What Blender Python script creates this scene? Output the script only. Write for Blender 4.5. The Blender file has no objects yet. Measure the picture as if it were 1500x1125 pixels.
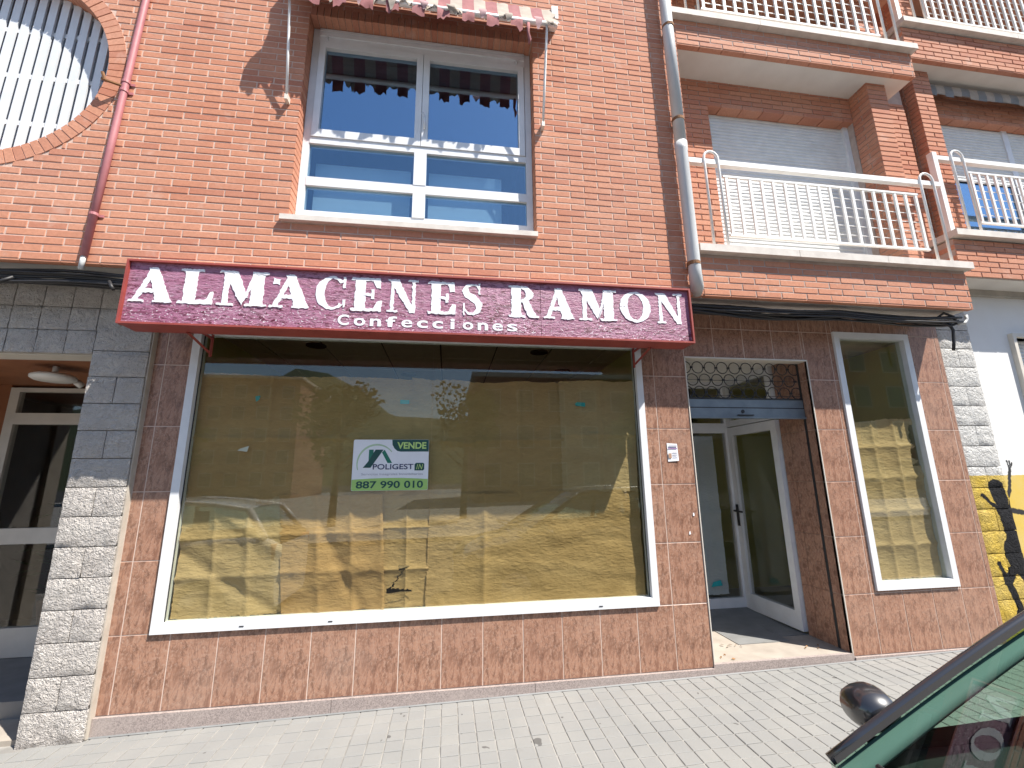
import bpy, math, random
from mathutils import Vector, Matrix, noise as mnoise
import numpy as np
random.seed(7)
SC = bpy.context.scene
COL = SC.collection
R = math.radians

# ------------------------------------------------------------------ camera
cam_d = bpy.data.cameras.new('camera')
cam = bpy.data.objects.new('camera', cam_d); COL.objects.link(cam)
SC.camera = cam
YAW, PITCH, ROLL = .1465, .2127, -.0118
fw = Vector((math.sin(YAW)*math.cos(PITCH), math.cos(YAW)*math.cos(PITCH), math.sin(PITCH)))
rt0 = Vector((math.cos(YAW), -math.sin(YAW), 0)); up0 = rt0.cross(fw)
rt = math.cos(ROLL)*rt0 + math.sin(ROLL)*up0
up = -math.sin(ROLL)*rt0 + math.cos(ROLL)*up0
CAM = Vector((2.73624, -3.64656, 1.64916))
M = Matrix((rt, up, -fw)).transposed().to_4x4(); M.translation = CAM
cam.matrix_world = M
cam_d.sensor_width = 36; cam_d.lens = 36*640.03/1500
cam_d.clip_start = .02; cam_d.clip_end = 3000

# ------------------------------------------------------------------ light
SUN = Vector((1.15, -1.0, 2.4)).normalized()          # towards the sun
w = bpy.data.worlds.new('World'); SC.world = w; w.use_nodes = True
nt = w.node_tree; nt.nodes.clear()
sky = nt.nodes.new('ShaderNodeTexSky'); sky.sky_type = 'NISHITA'; sky.sun_disc = False
sky.sun_elevation = math.asin(SUN.z); sky.sun_rotation = math.atan2(SUN.x, SUN.y)
sky.air_density = 1.0; sky.dust_density = .4; sky.ozone_density = 1.4
bg = nt.nodes.new('ShaderNodeBackground'); bg.inputs[1].default_value = .11
wo = nt.nodes.new('ShaderNodeOutputWorld')
nt.links.new(sky.outputs[0], bg.inputs[0]); nt.links.new(bg.outputs[0], wo.inputs[0])
sl = bpy.data.lights.new('sun', 'SUN'); sl.energy = 5.0; sl.angle = R(.5); sl.color = (1, .95, .875)
so = bpy.data.objects.new('sun', sl); COL.objects.link(so)
so.rotation_euler = SUN.to_track_quat('Z', 'Y').to_euler(); so.location = (10, -10, 20)
SC.view_settings.view_transform = 'Standard'; SC.view_settings.look = 'None'
SC.view_settings.gamma = 1; SC.view_settings.use_curve_mapping = False
SC.view_settings.exposure = 1.0
SC.cycles.max_bounces = 5; SC.cycles.diffuse_bounces = 3; SC.cycles.glossy_bounces = 3; SC.cycles.transparent_max_bounces = 10
SC.cycles.caustics_reflective = False; SC.cycles.caustics_refractive = False

# ------------------------------------------------------------------ projection helpers (to rank pieces by size in view)
def project(p):
    d = Vector(p) - CAM
    z = d.dot(fw)
    if z < .1: return None
    return 750 + 640*d.dot(rt)/z, 562.5 - 640*d.dot(up)/z
def seen(p, m=15):
    q = project(p)
    return q is not None and -m < q[0] < 1500+m and -m < q[1] < 1125+m

# ------------------------------------------------------------------ materials
MATS = {}
class NT:
    def __init__(s, name):
        s.m = bpy.data.materials.new(name); s.m.use_nodes = True
        s.t = s.m.node_tree; s.n = s.t.nodes; s.n.clear()
        s.out = s.n.new('ShaderNodeOutputMaterial'); MATS[name] = s.m
    def node(s, typ, **kw):
        n = s.n.new(typ)
        for k, v in kw.items(): setattr(n, k, v)
        return n
    def link(s, a, b): s.t.links.new(a, b)
    def setin(s, sock, v):
        if hasattr(v, 'is_linked') or isinstance(v, bpy.types.NodeSocket): s.link(v, sock)
        else: sock.default_value = v
    def math(s, op, a, b=0.0, c=None):
        n = s.node('ShaderNodeMath', operation=op)
        s.setin(n.inputs[0], a); s.setin(n.inputs[1], b)
        if c is not None: s.setin(n.inputs[2], c)
        return n.outputs[0]
    def mix(s, f, a, b, blend='MIX'):
        n = s.node('ShaderNodeMix', data_type='RGBA', blend_type=blend)
        s.setin(n.inputs[0], f)
        s.setin(n.inputs[6], (*a, 1) if isinstance(a, tuple) else a)
        s.setin(n.inputs[7], (*b, 1) if isinstance(b, tuple) else b)
        return n.outputs[2]
    def ramp(s, f, p0, p1, v0=0., v1=1.):
        n = s.node('ShaderNodeMapRange'); n.clamp = True
        s.setin(n.inputs[0], f); n.inputs[1].default_value = p0; n.inputs[2].default_value = p1
        n.inputs[3].default_value = v0; n.inputs[4].default_value = v1
        return n.outputs[0]
    def coord(s, kind='World', scale=(1, 1, 1)):
        if kind == 'World': o = s.node('ShaderNodeNewGeometry').outputs['Position']
        else: o = s.node('ShaderNodeTexCoord').outputs['Object']
        mp = s.node('ShaderNodeMapping'); s.link(o, mp.inputs[0]); mp.inputs['Scale'].default_value = scale
        return mp.outputs[0]
    def noise(s, co, scale, detail=4, rough=.55, dist=0.):
        n = s.node('ShaderNodeTexNoise'); s.link(co, n.inputs['Vector'])
        n.inputs['Scale'].default_value = scale; n.inputs['Detail'].default_value = detail
        n.inputs['Roughness'].default_value = rough; n.inputs['Distortion'].default_value = dist
        return n.outputs[0]
    def attr(s, name='rnd'):
        n = s.node('ShaderNodeAttribute'); n.attribute_name = name
        return n.outputs['Fac']
    def finish(s, col, rough=.7, bump=None, bstr=.3, bdist=.01, metal=0., spec=.5, coat=0.):
        b = s.node('ShaderNodeBsdfPrincipled')
        s.setin(b.inputs['Base Color'], (*col, 1) if isinstance(col, tuple) else col)
        s.setin(b.inputs['Roughness'], rough); b.inputs['Metallic'].default_value = metal
        b.inputs['Specular IOR Level'].default_value = spec
        b.inputs['Coat Weight'].default_value = coat
        if bump is not None:
            bn = s.node('ShaderNodeBump'); bn.inputs['Strength'].default_value = bstr
            bn.inputs['Distance'].default_value = bdist
            s.link(bump, bn.inputs['Height']); s.link(bn.outputs[0], b.inputs['Normal'])
        s.link(b.outputs[0], s.out.inputs[0]); s.bsdf = b
        return s.m
def plain(name, c1, c2=None, rough=.6, scale=6., bump=.0, metal=0., spec=.5, kind='World', stretch=(1, 1, 1), lo=.35, hi=.7, bdist=.004, coat=0., fine=None):
    t = NT(name); co = t.coord(kind, stretch)
    n = t.noise(co, scale, 5)
    if c2 is None: c2 = tuple(x*.82 for x in c1)
    col = t.mix(t.ramp(n, lo, hi), c1, c2)
    bh = None
    if bump: bh = t.noise(co, fine or scale*6, 5, .6)
    return t.finish(col, rough, bh, bump, bdist, metal, spec, coat)

def mk_brick(name, a, b, c):
    t = NT(name); co = t.coord('World')
    r = t.attr()
    col = t.mix(t.ramp(r, .0, .6), a, b)
    col = t.mix(t.ramp(r, .72, 1.0), col, c)
    st = t.noise(co, .9, 4); col = t.mix(t.ramp(st, .42, .78, 0, .35), col, (.56, .37, .29))
    sp = t.noise(co, 55, 2); col = t.mix(t.ramp(sp, .35, .7, 0, .32), col, tuple(x*.62 for x in b))
    ef = t.noise(co, 5, 3, .65); col = t.mix(t.ramp(ef, .60, .78, 0, .45), col, (.62, .46, .38))
    return t.finish(col, .85, sp, .3, .003, spec=.25)
mk_brick('brick', (.58, .268, .166), (.52, .226, .138), (.462, .18, .112))
plain('mortar', (.62, .455, .37), (.50, .35, .285), .95, 14, .4, spec=.2)
plain('mortar_grey', (.50, .40, .34), (.40, .31, .27), .95, 14, .4, spec=.2)

# marbled ceramic tile: the same print on every tile
t = NT('tile'); co = t.coord('Object', (1, 1, .75))
n1 = t.noise(co, 17, 4, .62, 1.2); n2 = t.noise(t.coord('Object', (1, 1, .7)), 60, 4, .7, .5); n3 = t.noise(t.coord('Object', (1, 1, .45)), 9, 5, .65, .9)
col = t.mix(t.ramp(n1, .44, .66), (.385, .21, .138), (.19, .098, .064))
col = t.mix(t.ramp(n2, .50, .68, 0, .8), col, (.45, .30, .225))
col = t.mix(t.ramp(n3, .54, .66, 0, .8), col, (.20, .095, .06))
vein = t.math('ABSOLUTE', t.math('SUBTRACT', t.noise(t.coord('Object', (1, 1, .35)), 8, 5, .65, 1.4), .5))
col = t.mix(t.ramp(vein, 0, .02, .7, 0), col, (.13, .06, .04))
dirt = t.noise(t.coord('World'), 1.6, 5); col = t.mix(t.ramp(dirt, .5, .8, 0, .25), col, (.42, .33, .27))
col = t.mix(t.ramp(t.attr(), 0, 1, 0, .18), col, (.24, .11, .075))
t.finish(col, t.ramp(n2, .3, .7, .28, .42), n2, .05, .002, spec=.45)
plain('grout', (.64, .50, .42), (.54, .42, .35), .9, 20, .2)
# granite plinth with dark pits
t = NT('granite'); co = t.coord('World')
v = t.node('ShaderNodeTexVoronoi'); t.link(co, v.inputs[0]); v.inputs['Scale'].default_value = 95
n = t.noise(co, 110, 3, .7); col = t.mix(t.ramp(n, .38, .62), (.40, .33, .30), (.24, .20, .185))
col = t.mix(t.ramp(v.outputs['Distance'], .14, .26, .85, 0), col, (.07, .055, .055))
col = t.mix(t.ramp(t.noise(co, 3), .5, .75, 0, .4), col, (.42, .36, .32))
t.finish(col, .65, n, .15, .003)
# split-face concrete block
def mk_stone(name, a, b, extra=None):
    t = NT(name); co = t.coord('World')
    n1 = t.noise(co, 9, 4, .62); n2 = t.noise(co, 34, 4, .68, .5); n3 = t.noise(co, 2.3, 4)
    col = t.mix(t.ramp(n1, .35, .68), a, b)
    col = t.mix(t.ramp(n2, .55, .68, 0, .5), col, tuple(x*.55 for x in b))
    col = t.mix(t.ramp(t.attr(), 0, 1, 0, .5), col, tuple(x*.9 for x in a))
    col = t.mix(t.ramp(n3, .55, .8, 0, .4), col, (.46, .40, .34))
    if extra: col = extra(t, col)
    bh = t.math('ADD', t.math('MULTIPLY', n2, 1.0), t.math('MULTIPLY', t.noise(co, 95, 2, .7), .4))
    t.finish(col, .93, bh, 1.0, .04, spec=.2)
mk_stone('split_block', (.60, .56, .515), (.50, .46, .425))
plain('render_band', (.46, .42, .36), (.34, .31, .27), .95, 5, .25)
plain('concrete_joint', (.50, .45, .38), (.40, .35, .29), .95, 9, .3)

# painted neighbour: white above, yellow below, with a black sprayed dancer
def paint_figure(t, col):
    geo = t.node('ShaderNodeNewGeometry').outputs['Position']
    wob = t.noise(t.coord('World'), 30, 4, .6)
    sep = t.node('ShaderNodeSeparateXYZ'); t.link(geo, sep.inputs[0])
    X, Z = sep.outputs[0], sep.outputs[2]
    zb = t.math('ADD', Z, t.math('MULTIPLY', wob, .02))
    yel = t.ramp(zb, 1.63, 1.637, 1, 0)
    yc = t.mix(t.ramp(t.noise(t.coord('World'), 4, 5), .35, .7), (.62, .43, .07), (.60, .45, .15))
    col = t.mix(yel, col, yc)
    caps = [  # (x0,z0,x1,z1,radius) limbs of the figure
        (8.035, 1.50, 8.06, 1.40, .088), (8.06, 1.40, 8.09, 1.30, .05), (8.07, 1.28, 8.10, 1.12, .088), (8.10, 1.10, 8.08, .98, .07),
        (8.08, .93, 8.10, .82, .12), (8.02, 1.31, 7.93, 1.36, .022), (7.93, 1.36, 7.85, 1.44, .018),
        (8.14, 1.32, 8.24, 1.48, .022), (8.24, 1.48, 8.30, 1.68, .018), (8.30, 1.68, 8.29, 1.76, .010), (8.30, 1.68, 8.32, 1.76, .010), (8.30, 1.68, 8.345, 1.74, .010),
        (8.14, 1.30, 8.36, 1.26, .025), (8.06, .80, 7.92, .66, .050), (7.92, .66, 7.86, .82, .022), (7.92, .66, 8.0, .42, .036),
        (8.10, .80, 8.18, .55, .055), (8.18, .55, 8.20, .25, .040), (8.0, .42, 7.93, .34, .026)]
    d = None
    for (x0, z0, x1, z1, r) in caps:
        dx, dz = x1-x0, z1-z0; L2 = dx*dx+dz*dz
        px = t.math('SUBTRACT', X, x0); pz = t.math('SUBTRACT', Z, z0)
        h = t.math('ADD', t.math('MULTIPLY', px, dx/L2), t.math('MULTIPLY', pz, dz/L2))
        n = t.node('ShaderNodeClamp'); t.link(h, n.inputs[0]); h = n.outputs[0]
        ex = t.math('SUBTRACT', px, t.math('MULTIPLY', h, dx)); ez = t.math('SUBTRACT', pz, t.math('MULTIPLY', h, dz))
        q = t.math('SQRT', t.math('ADD', t.math('MULTIPLY', ex, ex), t.math('MULTIPLY', ez, ez)))
        q = t.math('SUBTRACT', q, r)
        d = q if d is None else t.math('MINIMUM', d, q)
    d = t.math('ADD', d, t.math('MULTIPLY', t.math('SUBTRACT', wob, .5), .03))
    return t.mix(t.ramp(d, -.004, .004, 1, 0), col, (.018, .018, .02))
mk_stone('painted_block', (.70, .69, .66), (.60, .585, .56), paint_figure)
t = NT('painted_render'); co = t.coord('World')
col = t.mix(t.ramp(t.noise(co, 1.5, 5), .4, .7), (.76, .755, .73), (.70, .69, .66)); col = paint_figure(t, col)
t.finish(col, .9, t.noise(co, 90, 4), .2, .004)

def white(name, c=(.70, .72, .74), rough=.35):
    return plain(name, c, tuple(x*.90 for x in c), rough, 7, .02, spec=.5)
white('white_metal'); white('aluminium_white', (.74, .75, .76)); white('cream_metal', (.66, .61, .53), .5)
plain('rail_white', (.80, .79, .76), (.66, .62, .56), .5, 5, .06, lo=.5, hi=.8)
plain('sill_stone', (.66, .61, .55), (.54, .49, .44), .8, 10, .15)
plain('soffit_white', (.74, .71, .66), (.66, .62, .57), .95, 3, .1)
plain('blind', (.70, .71, .70), (.62, .63, .62), .55, 9, .03)
plain('window_dark', (.34, .38, .44), (.28, .32, .38), .4, 3); plain('blind_grey', (.24, .30, .29), (.18, .22, .22), .6, 9)
plain('curtain', (.60, .72, .80), (.54, .66, .75), .9, 3)
plain('red_frame', (.32, .06, .045), (.25, .045, .035), .5, 8, .06)
plain('pink_paint', (.46, .18, .19), (.38, .14, .15), .55, 9, .08)
plain('pvc_grey', (.60, .61, .60), (.45, .46, .45), .5, 4, .05, stretch=(1, 1, .35))
plain('rust', (.28, .13, .05), (.14, .07, .035), .9, 30, .4)
plain('black_cable', (.018, .017, .019), (.03, .028, .028), .55, 12)
plain('black_metal', (.02, .02, .022), (.03, .03, .03), .5, 12)
plain('shutter_steel', (.27, .33, .37), (.20, .245, .28), .38, 7, .05, metal=.6)
plain('brown_panel', (.31, .12, .05), (.24, .09, .04), .6, 5)
plain('dark_wood', (.04, .014, .012), (.03, .01, .01), .6, 5)
plain('lobby', (.17, .12, .10), (.12, .09, .075), .7, 3)
plain('lamp_opal', (.74, .71, .66), (.68, .65, .60), .35, 4)
plain('ceiling_tile', (.74, .64, .55), (.66, .57, .49), .9, 20, .1)
plain('interior_wall', (.60, .56, .22), (.54, .50, .19), .9, 2)
plain('interior_pale', (.78, .76, .70), (.72, .70, .65), .9, 2)
plain('interior_floor', (.46, .42, .36), (.4, .36, .31), .6, 4)
plain('threshold', (.36, .32, .27), (.28, .24, .20), .8, 5, .1)
plain('grey_slab', (.21, .21, .205), (.16, .16, .155), .6, 6, .1)
plain('dead_leaf', (.30, .16, .06), (.2, .1, .04), .8, 30)
plain('tape', (.02, .40, .42), (.02, .35, .38), .5, 10)
plain('paper_white', (.82, .82, .84), (.78, .78, .80), .7, 9)
plain('print_purple', (.20, .06, .26), None, .7, 9); plain('print_tan', (.45, .28, .18), None, .7, 9); plain('print_grey', (.45, .45, .5), None, .7, 9)
plain('green_dark', (.01, .075, .065), None, .5, 9); plain('green_mid', (.012, .18, .115), None, .5, 9)
plain('green_lime', (.36, .58, .16), (.34, .55, .15), .5, 9); plain('navy', (.02, .03, .11), None, .5, 9)
plain('lime_pale', (.48, .62, .40), None, .5, 9); plain('lime_text', (.52, .72, .22), None, .5, 9)
plain('fabric_red', (.32, .13, .13), (.24, .09, .09), .95, 12, .2); plain('fabric_cream', (.42, .36, .30), (.33, .28, .23), .95, 12, .2)
plain('fabric_pink', (.48, .31, .31), (.40, .25, .25), .95, 12, .2)

# crumpled brown paper
def mk_paper(name, a, b):
    t = NT(name); co = t.coord('World')
    n = t.noise(t.coord('World', (.55, 1, 1.4)), 5, 6, .62); col = t.mix(t.ramp(n, .35, .7), a, b)
    f = t.noise(t.coord('World', (.7, 1, 1.7)), 30, 4, .6)
    col = t.mix(t.ramp(f, .4, .7, 0, .25), col, tuple(x*.8 for x in b))
    bh = t.math('ADD', t.math('MULTIPLY', n, .7), t.math('MULTIPLY', f, .3))
    m = t.finish(col, .8, bh, .8, .03, spec=.25)
    tl = t.node('ShaderNodeBsdfTranslucent'); t.link(col, tl.inputs[0]); mx = t.node('ShaderNodeMixShader'); mx.inputs[0].default_value = .15   # thin paper glows a little from behind
    t.link(t.bsdf.outputs[0], mx.inputs[1]); t.link(tl.outputs[0], mx.inputs[2]); t.link(mx.outputs[0], t.out.inputs[0])
    return m
mk_paper('kraft', (.56, .37, .18), (.46, .295, .135)); mk_paper('kraft_orange', (.57, .355, .165), (.47, .275, .12)); mk_paper('kraft_pale', (.60, .43, .24), (.52, .36, .19))
mk_paper('paper_cool', (.80, .85, .87), (.74, .79, .81))

# vinyl sign face, flaking
t = NT('sign_vinyl'); co = t.coord('World')
n1 = t.noise(t.coord('World', (.8, 1, 2.6)), 26, 6, .68, .6); n2 = t.noise(co, 1.7, 4); sep = t.node('ShaderNodeSeparateXYZ'); t.link(co, sep.inputs[0])
low = t.ramp(sep.outputs[2], 2.80, 3.12, 1, 0)
dam = t.math('MULTIPLY', t.math('ADD', t.math('MULTIPLY', low, .65), t.ramp(n2, .38, .6, 0, .8)), 1.0)
col = t.mix(t.ramp(n2, .3, .7), (.30, .10, .18), (.40, .18, .265))
ck = t.math('MULTIPLY', t.ramp(n1, .50, .56), dam); col = t.mix(ck, col, (.10, .008, .028))
fl = t.noise(t.coord('World', (1, 1, 1.3)), 58, 5, .6); col = t.mix(t.math('MULTIPLY', t.ramp(fl, .60, .64), t.math('MULTIPLY', dam, low)), col, (.74, .66, .70))
hz = t.noise(t.coord('World', (.4, 1, 3)), 18, 5, .6); col = t.mix(t.math('MULTIPLY', t.ramp(hz, .48, .66), .35), col, (.46, .30, .38))
t.finish(col, .45, n1, .8, .012)
t = NT('sign_white'); co = t.coord('World'); n = t.noise(co, 18, 5, .6)
t.finish(t.mix(t.ramp(n, .35, .75), (.84, .84, .85), (.68, .68, .72)), .5, n, .3, .006)

# pavers
t = NT('paver'); co = t.coord('World'); n1 = t.noise(co, 2.2, 5, .6); n2 = t.noise(co, 70, 4, .7); n3 = t.noise(co, 7, 5, .7)
col = t.mix(t.ramp(n1, .35, .7), (.25, .244, .228), (.21, .21, .20))
col = t.mix(t.ramp(t.attr(), 0, 1, 0, .5), col, (.20, .20, .196)); col = t.mix(t.ramp(n2, .4, .7, 0, .35), col, (.22, .21, .195))
col = t.mix(t.ramp(n3, .62, .70, 0, .45), col, (.20, .19, .175))
gum = t.noise(co, 11, 2, .4, .3); col = t.mix(t.ramp(gum, .735, .745, 0, .8), col, (.07, .065, .06))
t.finish(col, .85, n2, .3, .004)
plain('paver_joint', (.30, .285, .26), (.20, .19, .175), .95, 8, .5, lo=.4, hi=.62)
plain('asphalt', (.055, .055, .057), (.042, .042, .044), .9, 3, .4, fine=120); plain('kerbstone', (.36, .35, .33), (.28, .27, .26), .85, 8, .2)

def mk_glass(name, tint, refl, rough=.0, base=.0, gcol=(1, 1, 1)):
    t = NT(name)
    fr = t.node('ShaderNodeFresnel')
    bf = t.node('ShaderNodeNewGeometry').outputs['Backfacing']; t.link(t.ramp(bf, 0, 1, 1.52, 1/1.52), fr.inputs[0])   # same reflectance from both faces of the pane
    f = t.math('MINIMUM', t.math('ADD', t.math('MULTIPLY', fr.outputs[0], refl), base), 1.0)
    tr = t.node('ShaderNodeBsdfTransparent'); tr.inputs[0].default_value = (*tint, 1)
    gl = t.node('ShaderNodeBsdfGlossy'); gl.inputs[0].default_value = (*gcol, 1); gl.inputs[1].default_value = rough
    bn = t.node('ShaderNodeBump'); bn.inputs['Strength'].default_value = .05; bn.inputs['Distance'].default_value = .004
    t.link(t.noise(t.coord('World'), 1.6, 2), bn.inputs['Height']); t.link(bn.outputs[0], gl.inputs['Normal'])
    mx = t.node('ShaderNodeMixShader'); t.link(f, mx.inputs[0]); t.link(tr.outputs[0], mx.inputs[1]); t.link(gl.outputs[0], mx.inputs[2])
    t.link(mx.outputs[0], t.out.inputs[0])
mk_glass('shop_glass', (.93, .945, .89), 1.0); mk_glass('upper_glass', (.62, .70, .76), 1.5, base=.26, gcol=(.55, .78, 1.))
mk_glass('fixed_glass', (.80, .88, .92), 1.2, base=.12, gcol=(.6, .82, 1.)); mk_glass('door_glass', (.88, .89, .88), 1.0); mk_glass('car_glass', (.52, .70, .61), 1.3); mk_glass('side_glass', (.66, .80, .73), 1.0)
def car_paint(name, c): 
    t = NT(name); co = t.coord('World'); t.finish(t.mix(t.ramp(t.noise(co, 3), .4, .7), c, tuple(x*1.15 for x in c)), .32, None, coat=1.0, spec=.5); t.bsdf.inputs['Coat Roughness'].default_value = .04
car_paint('paint_dark', (.018, .018, .021)); car_paint('paint_white', (.70, .70, .70)); car_paint('paint_grey', (.25, .26, .28))
plain('black_plastic', (.02, .02, .022), (.03, .03, .032), .6, 30, .1); plain('rubber', (.022, .022, .022), None, .8, 10)
plain('trim_grey', (.36, .39, .40), (.32, .35, .36), .9, 4); plain('seat_cloth', (.03, .03, .035), None, .9, 10)
plain('alloy', (.45, .45, .46), None, .35, 10, metal=.8); plain('lamp_clear', (.7, .7, .72), None, .15, 10); plain('lamp_red', (.4, .02, .02), None, .2, 10)
plain('mirror_chrome', (.75, .76, .78), None, .05, 5, metal=1.)
plain('far_brick', (.34, .17, .12), (.28, .14, .10), .9, 2); plain('far_cream', (.55, .50, .42), (.48, .44, .37), .9, 2)
plain('far_pane', (.05, .06, .07), None, .15, 3); plain('hill_green', (.035, .06, .025), (.05, .065, .03), .95, .03)
plain('bark', (.10, .075, .055), (.07, .05, .04), .95, 12, .5)
t = NT('leaf'); co = t.coord('World'); t.finish(t.mix(t.ramp(t.noise(co, 3), .35, .7), (.045, .10, .02), (.09, .15, .035)), .6)

# ------------------------------------------------------------------ mesh helpers
class MB:
    def __init__(s): s.v = []; s.f = []; s.r = []
    def add(s, vs, fs, rnd=None):
        if rnd is None: rnd = random.random()
        o = len(s.v); s.v += [tuple(p) for p in vs]; s.r += [rnd]*len(vs); s.f += [tuple(i+o for i in q) for q in fs]; return s
    def box(s, x0, x1, y0, y1, z0, z1, rnd=None):
        x0, x1 = min(x0, x1), max(x0, x1); y0, y1 = min(y0, y1), max(y0, y1); z0, z1 = min(z0, z1), max(z0, z1)
        v = [(x0,y0,z0),(x1,y0,z0),(x1,y1,z0),(x0,y1,z0),(x0,y0,z1),(x1,y0,z1),(x1,y1,z1),(x0,y1,z1)]
        return s.add(v, [(0,3,2,1),(4,5,6,7),(0,1,5,4),(1,2,6,5),(2,3,7,6),(3,0,4,7)], rnd)
    def bbox(s, x0, x1, y0, y1, z0, z1, b=.004, rnd=None):
        """box with its street-side (-y) face chamfered all round"""
        if min(x1-x0, z1-z0) < b*2.6: return s.box(x0, x1, y0, y1, z0, z1, rnd)
        v = [(x0,y1,z0),(x1,y1,z0),(x1,y1,z1),(x0,y1,z1),(x0,y0+b,z0),(x1,y0+b,z0),(x1,y0+b,z1),(x0,y0+b,z1),
             (x0+b,y0,z0+b),(x1-b,y0,z0+b),(x1-b,y0,z1-b),(x0+b,y0,z1-b)]
        return s.add(v, [(3,2,1,0),(0,1,5,4),(1,2,6,5),(2,3,7,6),(3,0,4,7),(4,5,9,8),(5,6,10,9),(6,7,11,10),(7,4,8,11),(8,9,10,11)], rnd)
    def tube(s, pts, r, n=8, cap=True, rnd=None):
        pts = [Vector(p) for p in pts]; vs = []; fs = []
        rr = r if isinstance(r, (list, tuple)) else [r]*len(pts)
        a = None
        for i, p in enumerate(pts):
            d = (pts[min(i+1, len(pts)-1)] - pts[max(i-1, 0)]).normalized()
            if a is None:
                a = Vector((0, 0, 1)) if abs(d.z) < .9 else Vector((1, 0, 0))
            a = (a - d*a.dot(d)).normalized(); b = d.cross(a)
            for k in range(n):
                t_ = 2*math.pi*k/n; vs.append(p + rr[i]*(math.cos(t_)*a + math.sin(t_)*b))
        for i in range(len(pts)-1):
            for k in range(n): fs.append((i*n+k, i*n+(k+1)%n, (i+1)*n+(k+1)%n, (i+1)*n+k))
        if cap:
            fs.append(tuple(reversed(range(n)))); fs.append(tuple((len(pts)-1)*n+k for k in range(n)))
        return s.add(vs, fs, rnd)
    def grid(s, P, rnd=None):
        """P[i][j] points -> sheet"""
        m, n = len(P), len(P[0]); vs = [p for row in P for p in row]
        return s.add(vs, [(i*n+j, i*n+j+1, (i+1)*n+j+1, (i+1)*n+j) for i in range(m-1) for j in range(n-1)], rnd)
    def prism(s, poly, y0, y1, rnd=None):
        """polygon in x,z (counter-clockwise seen from the street) with thickness y0 (front) .. y1"""
        n = len(poly); v = [(x, y0, z) for x, z in poly] + [(x, y1, z) for x, z in poly]
        return s.add(v, [tuple(range(n)), tuple(reversed(range(n, 2*n)))] + [(i, i+n, (i+1)%n+n, (i+1)%n) for i in range(n)], rnd)
    def build(s, name, mat, parent=None, smooth=False, origin=None, **props):
        me = bpy.data.meshes.new(name)
        o3 = Vector(origin) if origin is not None else Vector((0, 0, 0))
        vv = s.v if origin is None else [tuple(Vector(p)-o3) for p in s.v]
        me.from_pydata(vv, [], s.f)
        a = me.attributes.new('rnd', 'FLOAT', 'POINT'); a.data.foreach_set('value', s.r)
        if smooth: me.polygons.foreach_set('use_smooth', [True]*len(me.polygons))
        me.materials.append(MATS[mat]); me.update()
        return link(name, me, parent, o3, **props)
def link(name, data, parent=None, loc=(0, 0, 0), **props):
    o = bpy.data.objects.new(name, data); COL.objects.link(o)
    o.location = loc
    if parent is not None:
        o.parent = parent; o.matrix_parent_inverse = Matrix.Translation(-world_loc(parent))
    for k, v in props.items(): o[{'cat': 'category'}.get(k, k)] = v
    return o
WL = {}
def world_loc(o):
    if o.name in WL: return WL[o.name]
    return Vector(o.location)
def thing(name, loc, label, cat, group=None):
    o = link(name, None, None, loc); o['label'] = label; o['category'] = cat
    if group: o['group'] = group
    return o
def B(name, mat, parent, *boxes, **kw):
    m = MB()
    for b in boxes: m.box(*b)
    return m.build(name, mat, parent, **kw)
def text_mesh(body, size, extrude=.0, offset=0., sx=1., shear=0., space=1.):
    cu = bpy.data.curves.new('txt', 'FONT'); cu.body = body; cu.size = size; cu.extrude = extrude; cu.offset = offset
    cu.shear = shear; cu.space_character = space; cu.align_x = 'LEFT'
    o = bpy.data.objects.new('txt', cu); COL.objects.link(o)
    dg = bpy.context.evaluated_depsgraph_get(); me = bpy.data.meshes.new_from_object(o.evaluated_get(dg))
    bpy.data.objects.remove(o); bpy.data.curves.remove(cu)
    for v in me.vertices: v.co = Vector((v.co.x*sx, -v.co.z, v.co.y))
    me.update(); return me
def fit_text(name, body, mat, parent, x0, x1, z0, z1, y, offset=0., shear=0., space=1.):
    """flat lettering that fills the box x0..x1, z0..z1 on the plane y"""
    me = text_mesh(body, 1., 0., offset, 1., shear, space)
    xs = [v.co.x for v in me.vertices]; zs = [v.co.z for v in me.vertices]
    ax, bx, az, bz = min(xs), max(xs), min(zs), max(zs)
    for v in me.vertices:
        v.co = Vector((x0+(v.co.x-ax)/(bx-ax)*(x1-x0), y, z0+(v.co.z-az)/(bz-az)*(z1-z0)))
    me.materials.clear(); me.materials.append(MATS[mat]); me.update()
    return link(name, me, parent)
def hash01(*a): return random.Random(str(a)).random()
def gz(x): return .015+.0148*x                      # the pavement climbs gently to the right

# =================================================================== SETTING
GX0, GX1 = -9., 17.
def slope_sheet(name, mat, x0, x1, y0, y1, dz, thick=None, **kw):
    m = MB()
    if thick is None: m.add([(x0, y0, gz(x0)+dz), (x1, y0, gz(x1)+dz), (x1, y1, gz(x1)+dz), (x0, y1, gz(x0)+dz)], [(0, 1, 2, 3)])
    else:
        v = [(x0,y0,gz(x0)+dz-thick),(x1,y0,gz(x1)+dz-thick),(x1,y1,gz(x1)+dz-thick),(x0,y1,gz(x0)+dz-thick),(x0,y0,gz(x0)+dz),(x1,y0,gz(x1)+dz),(x1,y1,gz(x1)+dz),(x0,y1,gz(x0)+dz)]
        m.add(v, [(0,3,2,1),(4,5,6,7),(0,1,5,4),(1,2,6,5),(2,3,7,6),(3,0,4,7)])
    return m.build(name, mat, **kw)
B('ground', 'asphalt', None, (-900, 900, -900, 900, -1.6, -1.2), kind='structure')
slope_sheet('road', 'asphalt', -45, 60, -9.4, -2.2, -.125, kind='structure')
slope_sheet('kerb', 'kerbstone', -45, 60, -2.3, -2.15, .0, .4, kind='structure')
pav = slope_sheet('pavement', 'paver_joint', -45, 60, -2.15, .05, -.001, .4, kind='structure')
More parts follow.
